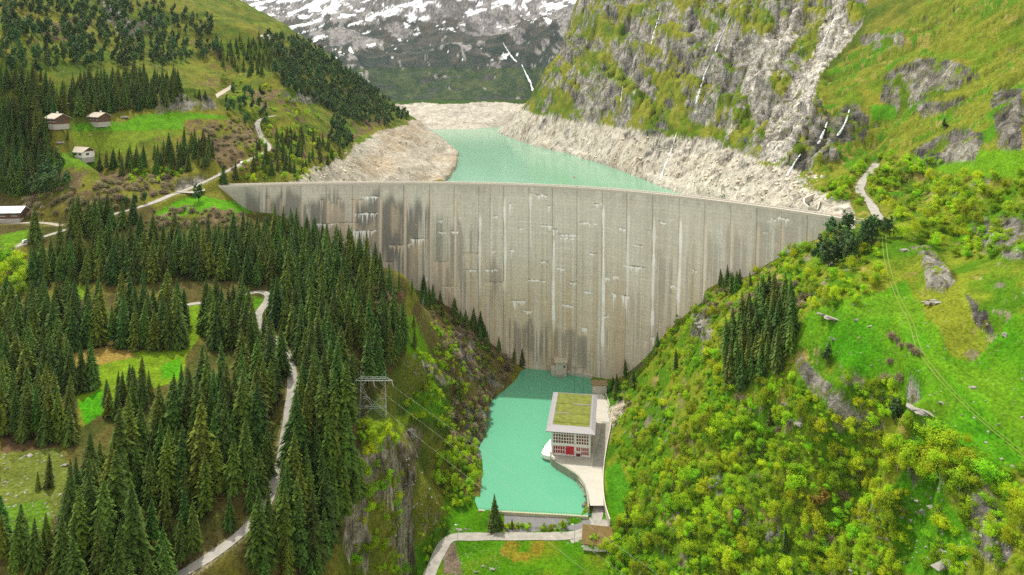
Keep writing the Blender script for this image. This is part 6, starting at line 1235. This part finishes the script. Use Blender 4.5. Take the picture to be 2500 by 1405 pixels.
scatter_stones('scattered_stones', [([(0, 1090), (170, 1100), (160, 1330), (0, 1330)], 150, .25, .8), ([(180, 880), (420, 830), (440, 940), (240, 1010)], 60, .15, .5), ([(1960, 760), (2200, 700), (2500, 800), (2500, 1150), (2200, 1050)], 130, .2, .8), ([(2100, 1250), (2400, 1150), (2500, 1404), (2000, 1404)], 150, .25, 1.0), ([(1080, 1330), (1230, 1330), (1230, 1404), (1080, 1404)], 120, .15, .5), ([(1100, 1290), (1150, 1290), (1150, 1305), (1090, 1308)], 40, .2, .5), ([(960, 870), (1110, 900), (1180, 1000), (1060, 980)], 70, .3, 1.0), ([(1000, 1050), (1100, 1180), (1060, 1330), (960, 1330)], 90, .3, 1.0), ([(0, 0), (520, 0), (640, 180), (100, 260)], 110, .5, 1.8), ([(170, 290), (560, 280), (440, 330), (180, 340)], 40, .3, .9)], STONE, 'small pale stones strewn over the pastures')
scatter_stones('shore_boulders', [([(720, 440), (860, 360), (1000, 300), (1110, 380), (1090, 446)], 380, .5, 2.4), ([(1240, 320), (1400, 310), (1650, 345), (1850, 390), (2020, 430), (1980, 500), (1700, 470), (1500, 400), (1300, 350)], 380, .8, 3.6)], plain('bleached_rock', (.55, .48, .38), .95, .35, .5, bump=.4), 'bleached boulders on the drained reservoir shore')
# ------------------------------------------------------------------ waterfalls
FALL, nt, b = mat('white_water'); b.inputs['Base Color'].default_value = (.78, .82, .85, 1); b.inputs['Roughness'].default_value = .6
tc = nd(nt, 'ShaderNodeTexCoord'); mp = nd(nt, 'ShaderNodeMapping'); mp.inputs['Scale'].default_value = (1, 1, .12); no = nd(nt, 'ShaderNodeTexNoise', i_Scale=.9, i_Detail=4.0); nt.links.new(tc.outputs['Object'], mp.inputs[0]); nt.links.new(mp.outputs[0], no.inputs['Vector'])
r_a = nd(nt, 'ShaderNodeMapRange'); r_a.inputs['From Min'].default_value = .38; r_a.inputs['From Max'].default_value = .62; r_a.inputs['To Min'].default_value = .30; r_a.inputs['To Max'].default_value = .85; nt.links.new(no.outputs['Fac'], r_a.inputs[0]); nt.links.new(r_a.outputs[0], b.inputs['Alpha'])
def fall(pts, w, label, group='waterfalls', lift=.8, ymin=0):
    P_ = dens_poly([(u, v, 0) for u, v in pts], 3.0); q = np.array([cast(u, v, ymin) for u, v, _ in P_])
    cand = q.copy()
    for i in range(1, len(q)): cand[i, 1] = min(cand[i, 1], cand[i - 1, 1] + 2)
    q = smooth_line(q, 2); vs = []; fs = []; g = np.random.default_rng(int(pts[0][0]))
    for i, c in enumerate(q):
        d = np.array((0, 0, H)) - c; d /= np.linalg.norm(d); ww = w * c[1] / F * .40 * (.35 + .65 * i / len(q)) * g.uniform(.4, 1.3)
        c = c + d * lift; vs += [(c[0] - ww, c[1] + .2, c[2]), (c[0] - ww * .4, c[1] - .5, c[2] + .2), (c[0] + ww * .4, c[1] - .5, c[2] + .2), (c[0] + ww, c[1] + .2, c[2]), (c[0], c[1] + 1.6, c[2] - .6)]
    for i in range(len(q) - 1):
        for j in range(5): fs.append((i * 5 + j, i * 5 + (j + 1) % 5, i * 5 + 5 + (j + 1) % 5, i * 5 + 5 + j))
    tag(MB().add(vs, fs).build('waterfall', FALL), label, 'waterfall', group)
fall([(1785, 38), (1770, 70), (1752, 112), (1738, 145), (1722, 180), (1710, 215), (1700, 255)], 9, 'longest white waterfall down the grey right cliff')
fall([(2020, 298), (2010, 325), (1998, 352)], 11, 'short broad waterfall below the pale slabs, left of the double one'); fall([(2074, 268), (2064, 300), (2045, 332)], 9, 'stepped waterfall on the dark rocks right of the pale slabs'); fall([(1955, 376), (1942, 395), (1922, 430)], 10, 'waterfall dropping onto the drained shore above the dam right end')
fall([(1652, 325), (1640, 365), (1622, 410), (1612, 440)], 7, 'thin waterfall running down the drained bank into the reservoir'); fall([(1614, 28), (1600, 70), (1590, 108)], 5, 'faint thin waterfall high on the right cliff'); fall([(1520, 212), (1516, 250)], 5, 'small waterfall in the dark gully of the right cliff'); fall([(2040, 40), (2020, 80), (2003, 118)], 6, 'water sheet on the pale slab at the top of the right mountain')
fall([(1228, 105), (1250, 140), (1262, 152)], 7, 'upper white stream on the far mountain', ymin=1600, lift=3); fall([(1274, 158), (1284, 180), (1296, 205), (1300, 222)], 9, 'white waterfall low on the far mountain beside the right cliff', ymin=1600, lift=3); fall([(262, 0), (268, 16), (274, 32)], 11, 'waterfall at the very top of the left mountain')
# ------------------------------------------------------------------ air
m = bpy.data.materials.new('haze_air'); m.use_nodes = True; nt = m.node_tree; nt.nodes.remove(nt.nodes['Principled BSDF'])
pv = nt.nodes.new('ShaderNodeVolumePrincipled'); pv.inputs['Color'].default_value = (.80, .90, 1.0, 1); pv.inputs['Density'].default_value = HAZE; pv.inputs['Anisotropy'].default_value = 0.2
nt.links.new(pv.outputs[0], nt.nodes['Material Output'].inputs['Volume'])
zt = float(Z.max()) + 120
mb = MB(); mb.box(-6000, 6000, -60, 5400, -25, zt); hz = mb.build('haze', m); hz['kind'] = 'stuff'
